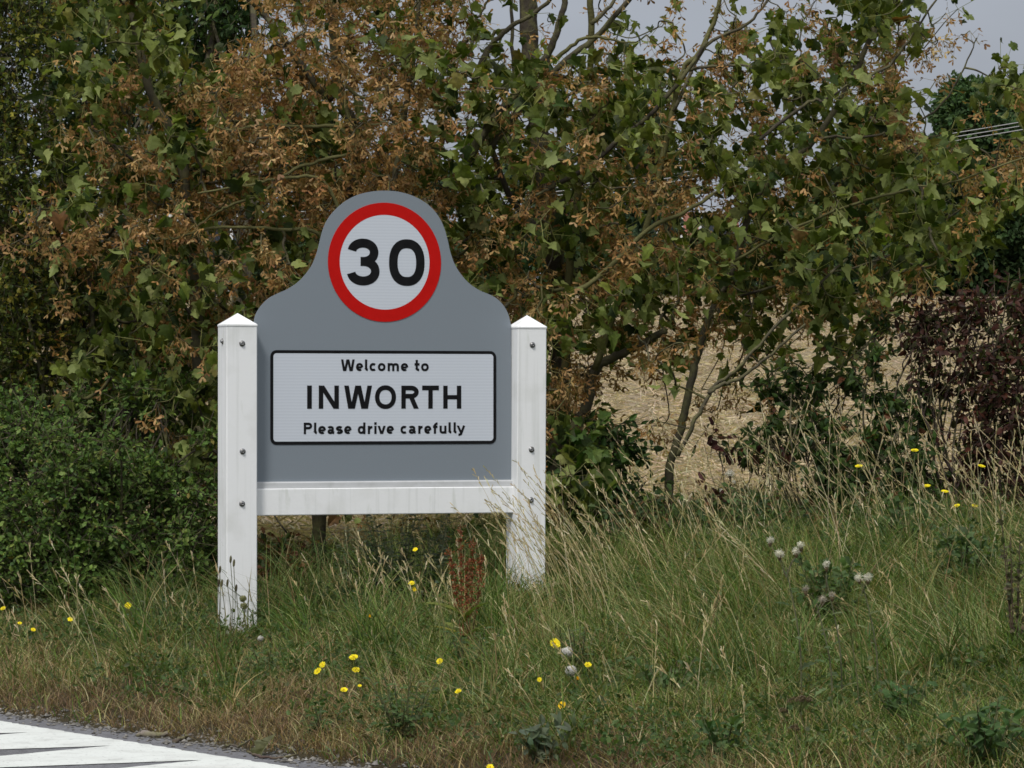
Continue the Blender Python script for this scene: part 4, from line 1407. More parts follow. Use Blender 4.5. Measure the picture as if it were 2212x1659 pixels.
def box(mb, x0, x1, y0, y1, z0, z1, col=(.5, .5, .5)):
    v = [(x, y, z) for z in (z0, z1) for y in (y0, y1) for x in (x0, x1)]
    mb.add(v, None, [(0, 2, 3, 1), (4, 5, 7, 6), (0, 1, 5, 4), (2, 6, 7, 3), (0, 4, 6, 2), (1, 3, 7, 5)], col)


def brick_mat(name, c1, c2, mortar, scale):
    m, t, out = new_mat(name)
    b = t.nodes.new('ShaderNodeBsdfPrincipled'); b.inputs['Roughness'].default_value = .9
    t.links.new(b.outputs[0], out.inputs[0])
    tcn = t.nodes.new('ShaderNodeTexCoord')
    mpn = t.nodes.new('ShaderNodeMapping'); mpn.inputs['Rotation'].default_value = (R(90), 0, 0)
    t.links.new(tcn.outputs['Object'], mpn.inputs[0])
    br = t.nodes.new('ShaderNodeTexBrick'); br.inputs['Scale'].default_value = scale
    br.inputs['Color1'].default_value = (*c1, 1); br.inputs['Color2'].default_value = (*c2, 1); br.inputs['Mortar'].default_value = (*mortar, 1)
    br.inputs['Mortar Size'].default_value = .012
    t.links.new(mpn.outputs[0], br.inputs['Vector'])
    t.links.new(br.outputs[0], b.inputs['Base Color'])
    return m


M['brick'] = brick_mat('brick', (.24, .10, .07), (.19, .08, .055), (.38, .33, .28), 4.5)
M['tile'] = brick_mat('clay_tile', (.22, .072, .04), (.17, .058, .036), (.09, .036, .026), 3.2)
M['render'] = principled('white_render', (.78, .78, .75), .8, (1.5, (.66, .66, .63), .5, .8))
M['slate'] = principled('grey_slate', (.16, .16, .17), .7, (3, (.22, .22, .22), .45, .7))
M['pane'] = principled('window_glass', (.03, .035, .045), .08, (2, (.05, .06, .07), .4, .6))
M['frame'] = principled('white_frame', (.75, .75, .74), .5, (9, (.65, .65, .64), .5, .8))


def house(name, label, xl, xr, D, z0, ze, zr, depth, mw, mrf, wins, chim=None):
    cx = (xl + xr) / 2
    root = empty(name, (cx, D, z0), label, 'house')

    def par(o, p=root):
        o.parent = p
        if p is root:
            o.matrix_parent_inverse = Matrix.Translation(-root.location)
        return o
    mb = MB(); box(mb, xl, xr, D, D + depth, z0 - .3, ze)
    ym = D + depth / 2
    for x in (xl, xr):
        mb.add([(x, D, ze), (x, D + depth, ze), (x, ym, zr - .12)], [(0, 1, 2)])
    par(mb.build('wall', mw))
    mb = MB()
    ov = .35
    sl_ = (zr - ze) / (depth / 2)
    for sgn in (1, -1):
        ye = D - ov if sgn > 0 else D + depth + ov
        zb_ = ze - ov * sl_
        v = [(xl - .3, ye, zb_), (xr + .3, ye, zb_), (xr + .3, ym, zr), (xl - .3, ym, zr), (xl - .3, ye, zb_ - .15), (xr + .3, ye, zb_ - .15), (xr + .3, ym, zr - .15), (xl - .3, ym, zr - .15)]
        mb.add(v, None, [(0, 1, 2, 3), (7, 6, 5, 4), (0, 4, 5, 1), (1, 5, 6, 2), (0, 3, 7, 4)])
    rf = par(mb.build('roof', mrf))
    if chim is not None:
        mb = MB(); box(mb, chim - .35, chim + .35, ym - .3, ym + .3, zr - .4, zr + 1.0); box(mb, chim - .42, chim + .42, ym - .37, ym + .37, zr + 1.0, zr + 1.12)
        o = mb.build('chimney', M['brick']); o.parent = rf
    for wx, wz, ww, wh in wins:
        mb = MB()
        for a, b, c, d in ((wx - ww / 2, wx + ww / 2, wz, wz + .08), (wx - ww / 2, wx + ww / 2, wz + wh - .08, wz + wh), (wx - ww / 2, wx - ww / 2 + .08, wz + .08, wz + wh - .08), (wx + ww / 2 - .08, wx + ww / 2, wz + .08, wz + wh - .08), (wx - .04, wx + .04, wz + .08, wz + wh - .08)):
            box(mb, a, b, D - .06, D - .003, c, d)
        wo_ = par(mb.build('window', M['frame']))
        mb = MB(); box(mb, wx - ww / 2 + .08, wx + ww / 2 - .08, D - .03, D - .006, wz + .08, wz + wh - .08)
        o = mb.build('pane', M['pane']); o.parent = wo_
    return root


hD = 108.0
px_ = lambda d: P(d, 0, hD)[0]
pz_ = lambda d: P(0, d, hD)[2]
gz = float(ground(px_(1450), hD))
house('brick_house', 'red brick house with a clay tiled roof half hidden by leaves', px_(1180), px_(1583), hD, gz, pz_(522), pz_(445), 7.0, M['brick'], M['tile'],
      [(px_(1550), gz + 1.0, 1.1, 1.2), (px_(1420), gz + 1.0, 1.5, 1.2), (px_(1290), gz + 1.0, 1.5, 1.2)], px_(1240))
hD = 97.0
gz = float(ground(px_(300), hD))
house('white_bungalow', 'white rendered bungalow glimpsed through the dark leaves', px_(170), px_(560), hD, gz, pz_(562), pz_(512), 5.0, M['render'], M['slate'],
      [(px_(240), gz + 1.0, 1.5, 1.1), (px_(380), gz + 1.0, 1.5, 1.1), (px_(500), gz + 1.0, 1.5, 1.1)], px_(480))

# overhead wires with their poles outside the view
WD = 70.0
yw = lambda x: 391 - .1228 * (x - 1395) - 2.97e-5 * (x - 1395) ** 2
wire_lab = ['topmost of the three pale overhead wires crossing behind the trees', 'middle one of the three pale overhead wires behind the trees', 'lowest of the three pale overhead wires crossing behind the trees']
for k in range(3):
    xs = np.linspace(-650, 2750, 40)
    pts = np.array([P(x, yw(x) + (k - 1) * 8.5, WD) for x in xs])
    mb = MB(); tube(mb, pts, .008, 5, (.36, .36, .36))
    tag(mb.build('overhead_wire', principled('wire_metal', (.33, .335, .34), .5, (1, (.28, .28, .28), .5, .9), None, .5)), wire_lab[k], 'wire', 'overhead wires across the field')
for x, lab in ((-650, 'wooden pole carrying the wires beyond the maple hedge'), (2750, 'wooden pole carrying the wires far to the right')):
    p = P(x, yw(x), WD); g_ = float(ground(p[0], WD))
    root = empty('wire_pole', (p[0], WD, g_), lab, 'pole', 'wire poles')
    mb = MB(); tube(mb, [(0, .14, -.6), (0, .14, p[2] - g_ + .5)], [.13, .10], 10, (.12, .1, .08), True)
    mb.build('pole_shaft', M['bark'], root, True)
    mb = MB(); box(mb, -.05, .05, -.02, .09, p[2] - g_ - .3, p[2] - g_ + .3, (.3, .3, .3)); mb.build('bracket', M['alu'], root)

# ---------------------------------------------------------------- grass of the verge
PAL_G = [(5, (.086, .142, .026)), (4, (.052, .092, .018)), (3, (.130, .188, .036)), (2, (.070, .122, .048)), (1.6, (.21, .25, .085)), (1.3, (.33, .34, .15))]
PAL_T = [(5, (.32, .245, .115)), (4, (.21, .150, .068)), (3, (.48, .395, .215)), (2, (.14, .088, .040))]
PAL_R = [(5, (.150, .096, .050)), (4, (.20, .138, .075)), (2, (.095, .064, .036)), (2, (.29, .215, .12))]


def blades(mb, base, h, lean, wid, colr, tipcol=None, bend=.5, seg=3):
    """curved grass blades; lean = (N,2) horizontal travel of the tip as a share of the height"""
    N = len(base)
    if N == 0:
        return
    az = rng.rand(N) * 2 * pi
    side = np.column_stack([np.cos(az) * .8 + .5 * np.sign(np.cos(az)), np.sin(az) * .5, np.zeros(N)])
    side = unit(side) * (wid / 2)[:, None]
    rows = []
    cols = []
    for i in range(seg + 1):
        f = i / seg
        hz = h * (f - .28 * bend * np.linalg.norm(lean, axis=1) * f * f)
        hz = np.where(hz < -.5, 0, hz)
        off = lean * (h * f ** (1 + bend))[:, None]
        c = base + np.column_stack([off[:, 0], off[:, 1], hz])
        wf = (1 - f) ** .6
        if i < seg:
            rows += [c - side * wf, c + side * wf]
            cc = colr if tipcol is None else colr * (1 - f) + tipcol * f
            cols += [cc, cc]
        else:
            rows.append(c); cols.append(colr if tipcol is None else tipcol)
    V = np.stack(rows, 1); C = np.stack(cols, 1)
    n = V.shape[1]
    off = (np.arange(N) * n)[:, None, None]
    q = np.array([(2 * i, 2 * i + 1, 2 * i + 3, 2 * i + 2) for i in range(seg - 1)])
    t = np.array([(2 * seg - 2, 2 * seg - 1, 2 * seg)])
    mb.add(V.reshape(-1, 3), (t[None] + off).reshape(-1, 3), (q[None] + off).reshape(-1, 4) if len(q) else None, C.reshape(-1, 3))


def scatter(n, y0=12.4, y1=22.6):
    y = rng.uniform(y0, y1, n)
    x = rng.uniform(-1, 1, n) * (.142 * y + 1.5)
    s = s_of(x, y)
    m = s > .22
    return x[m], y[m], s[m]


def edge_ok(x, y, s):
    return s > .23 + (fnoise(x * 6, y * 6) - .5) * .16


# short dead thatch: most by the road, thinning uphill
x, y, s = scatter(310000)
dens = np.clip(1.22 - .50 * s, .10, 1) * (.35 + 1.3 * fnoise(x * 1.3 + 5, y * 1.3) ** 1.3)
m = (rng.rand(len(x)) < dens * .75) & edge_ok(x, y, s)
x, y, s = x[m], y[m], s[m]; N = len(x)
base = np.column_stack([x, y, ground(x, y) - .01])
red = fnoise(x * 1.1 + 40, y * 1.1 + 3)
colr = np.where((red + rng.normal(0, .16, N) > np.interp(s, [.2, 1.3, 3], [.40, .55, .70]))[:, None], pick(PAL_R, N, .2), pick(PAL_T, N, .2))
hh = rng.uniform(.04, .15, N) * np.interp(s, [.2, .5, 2, 4], [.7, 1.0, 1.1, 1.2]) * (.35 + 1.3 * fnoise(x * 4, y * 4) ** 1.3)
mb = MB()
blades(mb, base, hh, rng.normal(0, .85, (N, 2)) + [-.12, 0], rng.uniform(.0016, .0042, N), colr, None, .9, 3)
tag(mb.build('dry_grass', M['grass']), kind='stuff')

# green grass
x, y, s = scatter(440000)
gmask = fnoise(x * .9 + 11, y * .9 + 70)
g2 = fnoise(x * 2.6 + 2, y * 2.6 + 8)
dens = np.interp(s, [.2, .6, 1.2, 2.0, 3.5], [.14, .42, .75, .9, 1.0]) * np.interp(gmask + .9 * (g2 - .5), [.28, .68], [.22, 1.2])
m = (rng.rand(len(x)) < dens * .85) & edge_ok(x, y, s)
x, y, s, gmask = x[m], y[m], s[m], gmask[m]; N = len(x)
base = np.column_stack([x, y, ground(x, y) - .01])
lush = smooth(-.4, 1.2, x) * smooth(15.2, 18.2, y)
nearpost = np.exp(-((x + 1.33) / .30) ** 2 - ((y - 17.75) / .55) ** 2) + 1.1 * np.exp(-((x - .42) / .30) ** 2 - ((y - 17.6) / .8) ** 2)
hh = rng.uniform(.07, .22, N) * (np.interp(s, [.2, .8, 2, 4], [.55, .75, .9, 1.15]) + .75 * lush * (1 - .5 * smooth(18.6, 19.6, y))) * (1 - .45 * smooth(18.2, 18.8, y) * smooth(-1.6, -1.3, x) * smooth(-.1, -.3, x)) * (.3 + 1.35 * fnoise(x * 3.2 + 9, y * 3.2 + 4) ** 1.2) * (1 - .6 * nearpost)
green = pick(PAL_G, N, .17)
dry = pick(PAL_T, N, .17)
k = (rng.rand(N) < np.interp(s, [.2, 1, 2.0], [.40, .24, .13]) * (1.5 - gmask))[:, None]
colr = np.where(k, dry, green)
tipc = np.where((rng.rand(N) < .14)[:, None], dry, colr)
mb = MB()
ln = rng.normal(0, 1, (N, 2)) * (.75 - .18 * lush)[:, None] + np.column_stack([-.10 - (.75 * fnoise(x * 1.7 + 33, y * 1.7) - .12) * lush, .5 * (fnoise(x * 1.9, y * 1.9 + 50) - .5)])
blades(mb, base, hh, ln, rng.uniform(.003, .0078, N) * (1 + .3 * lush), colr, tipc, 1.0, 4)
tag(mb.build('grass', M['grass']), kind='stuff')

# long blades in tussocks
mb = MB()
T = 760
x, y, s = scatter(T * 4, 13.0, 21.0)
m = rng.rand(len(x)) < np.interp(s, [.4, 1.4, 2.2, 3], [.04, .22, .8, 1]) * (.35 + .65 * smooth(-1.0, .6, x)) * smooth(14.0, 17.0, y + .8) * (np.hypot(x + 1.33, (y - 17.7) * .6) > .32) * (np.hypot(x - .40, (y - 17.7) * .45) > .36)
x, y, s = x[m][:T], y[m][:T], s[m][:T]
for i in range(len(x)):
    n = rng.randint(18, 55)
    bx = x[i] + rng.normal(0, .05, n); by = y[i] + rng.normal(0, .05, n)
    base = np.column_stack([bx, by, ground(bx, by) - .01])
    H = rng.uniform(.22, .50)
    tone = pick(PAL_G, 1, .2)[0]
    colr = .5 * tone + .5 * pick(PAL_G, n, .15)
    k = (rng.rand(n) < .10)[:, None]
    colr = np.where(k, pick(PAL_T, n, .15), colr)
    blades(mb, base, H * rng.uniform(.5, 1.1, n), rng.normal(0, .5, (n, 2)) + [rng.normal(-.22, .3), 0], rng.uniform(.0035, .0075, n), colr, np.where((rng.rand(n) < .15)[:, None], pick(PAL_T, n), colr), 1.0, 4)
tag(mb.build('tussock_grass', M['grass']), kind='stuff')

# flowering stems, straw coloured, leaning with the wind
mb = MB()


def culms(x, y, h, lx, spread):
    N = len(x)
    base = np.column_stack([x, y, ground(x, y) - .01])
    lean = np.column_stack([lx + rng.normal(0, spread, N), rng.normal(0, .12, N)])
    col = pick([(4, (.52, .44, .25)), (3, (.42, .34, .17)), (2, (.30, .31, .12)), (2, (.62, .55, .36))], N, .12)
    pts = []
    for f in np.linspace(0, 1, 6):
        pts.append(base + np.column_stack([lean * (h * f ** 1.5)[:, None], h * (f - .10 * np.abs(lx) * f * f)]))
    pts = np.array(pts)
    for i in range(5):
        ribbons(mb, pts[i], pts[i + 1], np.full(N, .0028 - .0003 * i), col)
    # narrow alternating spikelets up the top third
    for j in range(9):
        f = .0 + j / 9.0
        a = pts[4] * (1 - f) + pts[5] * f if j >= 3 else pts[3] * (1 - (j / 3)) + pts[4] * (j / 3)
        d = unit(pts[5] - pts[4]) + rng.normal(0, .28, (N, 3))
        ribbons(mb, a, a + unit(d) * (rng.uniform(.016, .034, N))[:, None], rng.uniform(.0026, .0045, N), pick([(3, (.56, .46, .27)), (2, (.44, .34, .18)), (1.5, (.66, .58, .40))], N, .12))


n = 175          # right hand stand
yy = rng.uniform(16.5, 20.4, n); xx = rng.uniform(.25, .142 * 19 + .3, n) * (yy / 19)
culms(xx, yy, rng.uniform(.45, .85, n) * (.75 + .4 * fnoise(xx * 2, yy * 2)), -.34, .32)
n = 38           # a taller stand towards the purple shrub
yy = rng.uniform(18.6, 20.0, n); xx = rng.normal(1.75, .35, n)
culms(xx, yy, rng.uniform(.7, 1.02, n), -.30, .28)
n = 58          # in front of and beside the right post
yy = rng.uniform(17.3, 18.45, n); xx = rng.normal(.42, .20, n)
culms(xx, yy, rng.uniform(.45, .80, n), -.46, .16)
n = 70
yy = rng.uniform(17.0, 19.5, n); xx = rng.uniform(-.9, .2, n)
culms(xx, yy, rng.uniform(.25, .5, n), -.2, .2)
n = 26           # left of the sign, shorter
yy = rng.uniform(16.8, 19.3, n); xx = rng.uniform(-2.6, -1.35, n)
culms(xx, yy, rng.uniform(.25, .55, n), -.3, .25)
n = 60          # sparse low stems over the front
yy = rng.uniform(13.5, 16.5, n); xx = rng.uniform(-.3, 2.2, n)
m = s_of(xx, yy) > .9
culms(xx[m], yy[m], rng.uniform(.18, .42, n)[m], -.3, .3)
tag(mb.build('seeding_grass', M['grass']), kind='stuff')

# leafy ground cover between the grass
mb = MB()
x, y, s = scatter(13000, 12.6, 21.5)
pm = fnoise(x * 1.5 + 60, y * 1.5 + 20)
m = (pm > .47) & (s > .5)
x, y = x[m], y[m]
for rep in range(6):
    N = len(x)
    px2 = x + rng.normal(0, .04, N); py2 = y + rng.normal(0, .04, N)
    pos = np.column_stack([px2, py2, ground(px2, py2) + rng.uniform(.01, .13, N) * (1 + 1.6 * smooth(.2, 1.4, px2) * smooth(16.5, 18.5, py2))])
    put(mb, HAW_V, pos, rng.normal(0, .8, (N, 3)) + [-.2, 0, .35], UPC + rng.normal(0, .9, (N, 3)), rng.uniform(.012, .032, N), pick([(4, (.045, .080, .020)), (3, (.06, .098, .024)), (2, (.075, .10, .04))], N, .15))
tag(mb.build('ground_cover', M['smallleaf']), kind='stuff')

# ---------------------------------------------------------------- flowers and single plants
def par(o, root):
    o.parent = root
    o.matrix_parent_inverse = Matrix.Translation(-root.location)
    return o


def fix(o, root):
    return par(o, root)


def ray_flower(mb, c, nrm, r, n=22, col=(.80, .66, .015), layers=2):
    """dandelion like head: rings of strap petals round a raised middle"""
    nrm = unit(np.array(nrm, float))
    a = unit(np.cross(nrm, [0, 0, 1.0] if abs(nrm[2]) < .9 else [1.0, 0, 0])); b = np.cross(nrm, a)
    for L in range(layers):
        rr = r * (1 - .38 * L); lift = .12 + .22 * L
        for k in range(n - 5 * L):
            t = 2 * pi * k / (n - 5 * L) + L * .2 + rng.normal(0, .06)
            d = a * cos(t) + b * sin(t); sd = -a * sin(t) + b * cos(t)
            w_ = r * .15
            e = rr * rng.uniform(.88, 1.08)
            v = [c + d * r * .12 - sd * w_ * .5, c + d * r * .12 + sd * w_ * .5, c + d * e + sd * w_ + nrm * e * lift, c + d * e * 1.04 + nrm * e * lift, c + d * e - sd * w_ + nrm * e * lift]
            mb.add(v, [(0, 1, 2), (0, 2, 3), (0, 3, 4)], None, np.array(col) * rng.uniform(.85, 1.1))
    # middle florets
    for k in range(14):
        t = rng.rand() * 2 * pi; q = r * .28 * math.sqrt(rng.rand())
        p = c + a * cos(t) * q + b * sin(t) * q + nrm * r * .12
        mb.add([p - a * r * .05, p + a * r * .05, p + nrm * r * .28], [(0, 1, 2)], None, np.array((.80, .54, .01)))


def cup(mb, c, nrm, r, col=(.07, .10, .03)):
    nrm = unit(np.array(nrm, float))
    tube(mb, [c - nrm * r * .75, c - nrm * r * .45, c, ], [r * .12, r * .30, r * .34], 7, col, True)


FLOWERS = [   # sheet position, height above ground, head radius, label
    (7, 1314, .22, .017, 'yellow flower at the very edge of the view below the dark bush'),
    (277, 1308, .22, .021, 'yellow flower on its own below the dark bush, nearest the left white post'),
    (152, 1338, .18, .017, 'yellow flower low under the dark bush, between two other yellow flowers'),
    (43, 1346, .18, .013, 'tiny yellow flower above a slightly bigger one near the left picture edge'),
    (72, 1360, .16, .015, 'yellow flower in brown grass, lowest of those under the dark bush'),
    (697, 1436, .18, .018, 'upper of two yellow flowers touching each other left of the bottom middle'),
    (686, 1450, .16, .022, 'large yellow flower just under a smaller one left of the bottom middle'),
    (764, 1420, .18, .023, 'large open yellow flower above another below the white rail'),
    (769, 1447, .15, .020, 'orange yellow flower directly under a large open yellow one'),
    (743, 1490, .12, .018, 'yellow flower low in brown grass, beside a fainter smaller one'),
    (777, 1481, .11, .010, 'faint small yellow flower up beside a bigger one in brown grass'),
    (799, 1333, .22, .011, 'small orange bud between the posts on a thin stem'),
    (950, 1428, .16, .018, 'ragged yellow flower below the middle of the sign'),
    (990, 1493, .13, .017, 'drooping yellow flower above the grey green weed'),
    (1199, 1390, .20, .028, 'largest yellow flower with spread petals left of the white puffs'),
    (1270, 1436, .18, .018, 'tilted yellow flower right of the two white puffs'),
    (1165, 1468, .15, .012, 'small yellow flower lower left of the two white puffs'),
    (1248, 1468, .14, .011, 'orange yellow bud just under the lower white puff'),
    (1214, 1523, .13, .019, 'deep yellow flower on a dark slanting stem below the puffs'),
    (1059, 1657, .08, .017, 'yellow flower cut by the bottom edge of the view'),
    (897, 1187, .42, .016, 'yellow flower right under the white rail'),
    (889, 1260, .30, .019, 'double headed yellow flower among grey stems under the rail'),
]
for dx, dy, h, r, lab in FLOWERS:
    r = r * .80
    p = on_ray(dx, dy, h)
    g0 = p.copy(); g0[0] += rng.normal(.02, .03); g0[2] = ground(g0[0], g0[1])
    root = empty('yellow_flower', g0, lab, 'flower', 'yellow flowers in the verge')
    bud = 'orange bud' in lab or 'orange yellow bud' in lab
    nrm = unit(np.array([rng.normal(-.1, .25), -.75, rng.uniform(.35, 1.1)]))
    mb = MB()
    tube(mb, catmull([g0, (g0 * .4 + p * .6) + rng.normal(0, .012, 3), p - nrm * r * .6], 5), np.linspace(.0022, .0016, 11), 5, (.09, .12, .035))
    cup(mb, p, nrm, r)
    fix(mb.build('stem', M['smallleaf'], None), root)
    mb = MB()
    if bud:
        for k in range(9):
            t = k / 9 * 2 * pi
            d = np.array([cos(t), sin(t), 0]) * r * .55
            mb.add([p + d * .6, p + d * .6 + np.array([-sin(t), cos(t), 0]) * r * .5, p + d + [0, 0, r * 1.5]], [(0, 1, 2)], None, (.75, .40, .01))
        mb.add([p + [-r * .6, 0, r], p + [r * .6, 0, r], p + [0, -r * .6, r * 1.6], p + [0, r * .6, r * 1.4]], [(0, 1, 2), (0, 3, 1)], None, (.75, .42, .01))
    else:
        ray_flower(mb, p, nrm, r, 20, (.80, .66, .015) if 'deep' not in lab else (.80, .52, .01))
        if 'double' in lab:
            ray_flower(mb, p + [.012, .0, -.028], unit(nrm + [.6, 0, -.4]), r * .8, 18, (.80, .60, .012))
    fix(mb.build('flower_head', M['flower']), root)


def puff(mb, c, r, col=(.55, .53, .53), n=420, shaggy=False):
    """seed head: a core with fine hairs all round"""
    u = unit(rng.normal(0, 1, (n, 3)) + (rng.normal(0, .45, 3) if shaggy else 0))
    e = c + u * r * (rng.uniform(.35, 1.35, (n, 1)) if shaggy else rng.uniform(.8, 1.05, (n, 1))) * [1, 1, .92]
    ribbons(mb, np.repeat(c[None], n, 0) + u * r * .15, e, np.full(n, r * .045), np.array(col) * rng.uniform(.85, 1.15, (n, 1)))
    # little parachutes at the ends
    t = unit(np.cross(u, rng.normal(0, 1, (n, 3))))
    b = np.cross(u, t)
    k = r * (.09 if shaggy else .14)
    V = np.stack([e + t * k, e + b * k, e - t * k, e - b * k], 1).reshape(-1, 3)
    mb.add(V, None, np.arange(4 * n).reshape(-1, 4), np.repeat(np.array(col) * rng.uniform(.9, 1.15, (n, 1)), 4, 0))


PUFFS = [
    (1224, 1409, .19, .026, 1, 'round white seed puff beside the largest yellow flower'),
    (1233, 1449, .15, .024, 1, 'round white seed puff below another puff, over an orange bud'),
    (563, 1379, .12, .015, 1, 'small pale seed puff at the foot of the left white post'),
]
THISTLE = [
    (1585, 1035, .92, 3, 'pair of big white thistle down heads in front of the pale stubble'),
    (1698, 1196, .60, 4, 'row of fluffy white thistle heads among leaning grass stems'),
    (1785, 1224, .55, 1, 'single fluffy thistle head right of a row of white ones'),
    (1764, 1274, .50, 3, 'dull drooping cluster of thistle down below the white heads'),
    (1863, 1231, .52, 2, 'small pale thistle heads under the low yellow pair'),
]
for dx, dy, h, r, k, lab in PUFFS:
    p = on_ray(dx, dy, h); g0 = p.copy(); g0[2] = ground(p[0], p[1])
    root = empty('seed_puff', g0, lab, 'seed head', 'white seed puffs')
    mb = MB(); tube(mb, catmull([g0, (g0 + p) / 2 + [.008, 0, 0], p], 4), .0017, 5, (.12, .11, .05)); fix(mb.build('stem', M['smallleaf']), root)
    mb = MB(); puff(mb, p, r); fix(mb.build('puff', M['flower']), root)


def spiny_leaves(mb, a, b, n, L, pal):
    """toothed narrow leaves set along a stem"""
    f = np.linspace(.05, .95, n)[:, None]
    pos = a + (b - a) * f
    t = np.arange(n) * 2.4 + rng.rand() * 6
    tip = np.column_stack([np.cos(t), np.sin(t), rng.uniform(.1, .8, n)])
    LONG = leaf_shape([(.05, .08), (.17, .22), (.07, .32), (.19, .48), (.07, .56), (.14, .72), (.05, .82)], .35, .45)
    put(mb, [LONG], pos, tip, np.tile([0, -.4, 1.0], (n, 1)) + rng.normal(0, .3, (n, 3)), L * np.interp(f[:, 0], [0, 1], [1.2, .55]) * rng.uniform(.8, 1.2, n), pick(pal, n))


PAL_TH = [(3, (.080, .115, .042)), (2, (.060, .095, .034)), (1, (.12, .155, .065))]
for dx, dy, h, n, lab in THISTLE:
    p = on_ray(dx, dy, h) if h < .9 else P(dx, dy, 20.3)
    g0 = p.copy(); g0[0] += .06; g0[2] = ground(g0[0], g0[1])
    root = empty('thistle', g0, lab, 'thistle', 'thistles gone to seed')
    st = MB(); lf = MB(); hd = []
    top = p - [0, 0, .05]
    cv = catmull([g0, g0 * .5 + top * .5 + [.02, 0, 0], top], 5)
    tube(st, cv, np.linspace(.004, .002, len(cv)), 5, (.13, .13, .075))
    spiny_leaves(lf, g0, top, 9, .075, PAL_TH)
    for k in range(n):
        off = np.array([(k - (n - 1) / 2) * .045 + rng.normal(0, .025), rng.normal(0, .03), rng.normal(0, .032)]) * (1 if n > 1 else 0)
        c = p + off
        tube(st, catmull([top - [0, 0, .04], (top + c) / 2 + [0, 0, -.01], c - [0, 0, .012]], 4), .0016, 5, (.14, .13, .08))
        tube(st, [c - [0, 0, .020], c - [0, 0, .010], c], [.003, .008, .007], 7, (.12, .09, .05))
        hd.append((c + [0, 0, .008], (.032 if 'pair of big' in lab and k == 1 else .0145) * rng.uniform(.8, 1.2)))
    fix(st.build('stem', M['smallleaf']), root); fix(lf.build('foliage', M['smallleaf']), root)
    for c, r in hd:
        mb = MB(); puff(mb, np.array(c), r, (.62, .59, .56) if 'dull' not in lab else (.36, .32, .28), 240, True); fix(mb.build('down_head', M['flower']), root)

# tall branching ox-tongue plants on the right
OXT = [
    ([(1976, 973)], 'tallest yellow flowered plant on a pale stem against the dark dogwood'),
    ([(1855, 1007)], 'slender plant with one yellow flower left of the tallest yellow one'),
    ([(2120, 1007)], 'yellow flowered plant in front of the purple shrub, upper right'),
    ([(2002, 1050), (2041, 1062)], 'plant with two yellow flowers close together above the grass'),
    ([(2066, 1093), (2105, 1093)], 'plant with two yellow flowers level with each other by the purple shrub'),
    ([(1873, 1198), (1868, 1206), (1910, 1187)], 'low plant with three flat yellow flowers among leaning stems'),
    ([(2018, 1213)], 'low plant with one flat yellow flower, right of the three flowered one'),
    ([(2080, 1226)], 'low plant with a small dull yellow flower near the right edge'),
    ([(2120, 1181), (2140, 1178)], 'plant with two tiny yellow flowers at the far right'),
]
for pts, lab in OXT:
    dx, dy = pts[0]
    D = np.interp(dy, [970, 1100, 1230], [19.4, 19.2, 18.6])
    p0 = P(dx, dy, D)
    g0 = p0.copy(); g0[0] += rng.normal(.03, .03); g0[2] = ground(g0[0], g0[1])
    root = empty('oxtongue_plant', g0, lab, 'flower', 'tall yellow flowered plants')
    st = MB(); lf = MB()
    fork = g0 * .45 + p0 * .55 + [rng.normal(0, .02), 0, 0]
    tube(st, catmull([g0, (g0 + fork) / 2 + rng.normal(0, .01, 3), fork], 5), np.linspace(.0045, .003, 11), 6, (.20, .20, .10))
    spiny_leaves(lf, g0, fork, 14, .13, PAL_TH)
    heads = []
    for a, b in pts:
        c = P(a, b, D + rng.normal(0, .05))
        nrm = unit(np.array([rng.normal(0, .15), -.35, 1.0]))
        tube(st, catmull([fork, (fork + c) / 2 + rng.normal(0, .012, 3), c - nrm * .012], 5), np.linspace(.0028, .002, 11), 5, (.20, .21, .11))
        cup(st, c, nrm, .019, (.10, .13, .06))
        heads.append((c, nrm))
    for k in range(3):     # side shoots with closed buds
        a = g0 + (fork - g0) * rng.uniform(.5, 1)
        c = a + np.array([rng.normal(0, .09), rng.normal(0, .05), rng.uniform(.10, .22)])
        tube(st, catmull([a, (a + c) / 2 + [rng.normal(0, .015), 0, -.02], c], 4), .002, 5, (.19, .2, .1))
        cup(st, c, (0, 0, 1), .016, (.12, .15, .08))
    spiny_leaves(lf, fork, p0, 7, .05, PAL_TH)
    fix(st.build('stem', M['smallleaf']), root); fix(lf.build('foliage', M['smallleaf']), root)
    for c, nrm in heads:
        mb = MB(); ray_flower(mb, c, nrm, .020 if 'tiny' not in lab else .011, 22, (.80, .68, .015)); fix(mb.build('flower_head', M['flower']), root)

# curled dock gone to rusty seed
p = on_ray(1003, 1318, .20); p[2] = ground(p[0], p[1])
root = empty('dock_plant', p, 'rusty red dock gone to seed in front of the right white post', 'weed')
st = MB(); sd_ = MB(); lf = MB()
for a, b, base_k in ((994, 1132, 0), (1022, 1160, .01), (968, 1180, -.01), (1012, 1205, .02), (1040, 1190, .02)):
    t = P(a, b, p[1] + rng.normal(0, .05))
    g0 = p + [base_k, 0, 0]
    cv = catmull([g0, g0 * .5 + t * .5 + rng.normal(0, .012, 3), t], 8)
    tube(st, cv, np.linspace(.004, .0015, len(cv)), 5, (.16, .065, .03))
    n = 330
    f = rng.uniform(.32, 1, n) ** .8
    q = cv[(f * (len(cv) - 1)).astype(int)]
    whorl = .6 + .4 * np.sin(f * 60)
    pos = q + rng.normal(0, .011, (n, 3)) * whorl[:, None]
    put(sd_, [(np.array([[0, 0, 0], [.45, .5, .1], [0, 1, 0], [-.45, .5, .1]]), np.array([(0, 1, 2), (0, 2, 3)]))], pos, rng.normal(0, 1, (n, 3)), rng.normal(0, 1, (n, 3)), rng.uniform(.008, .013, n), pick([(4, (.24, .072, .028)), (2, (.15, .045, .022)), (1, (.34, .14, .05))], n))
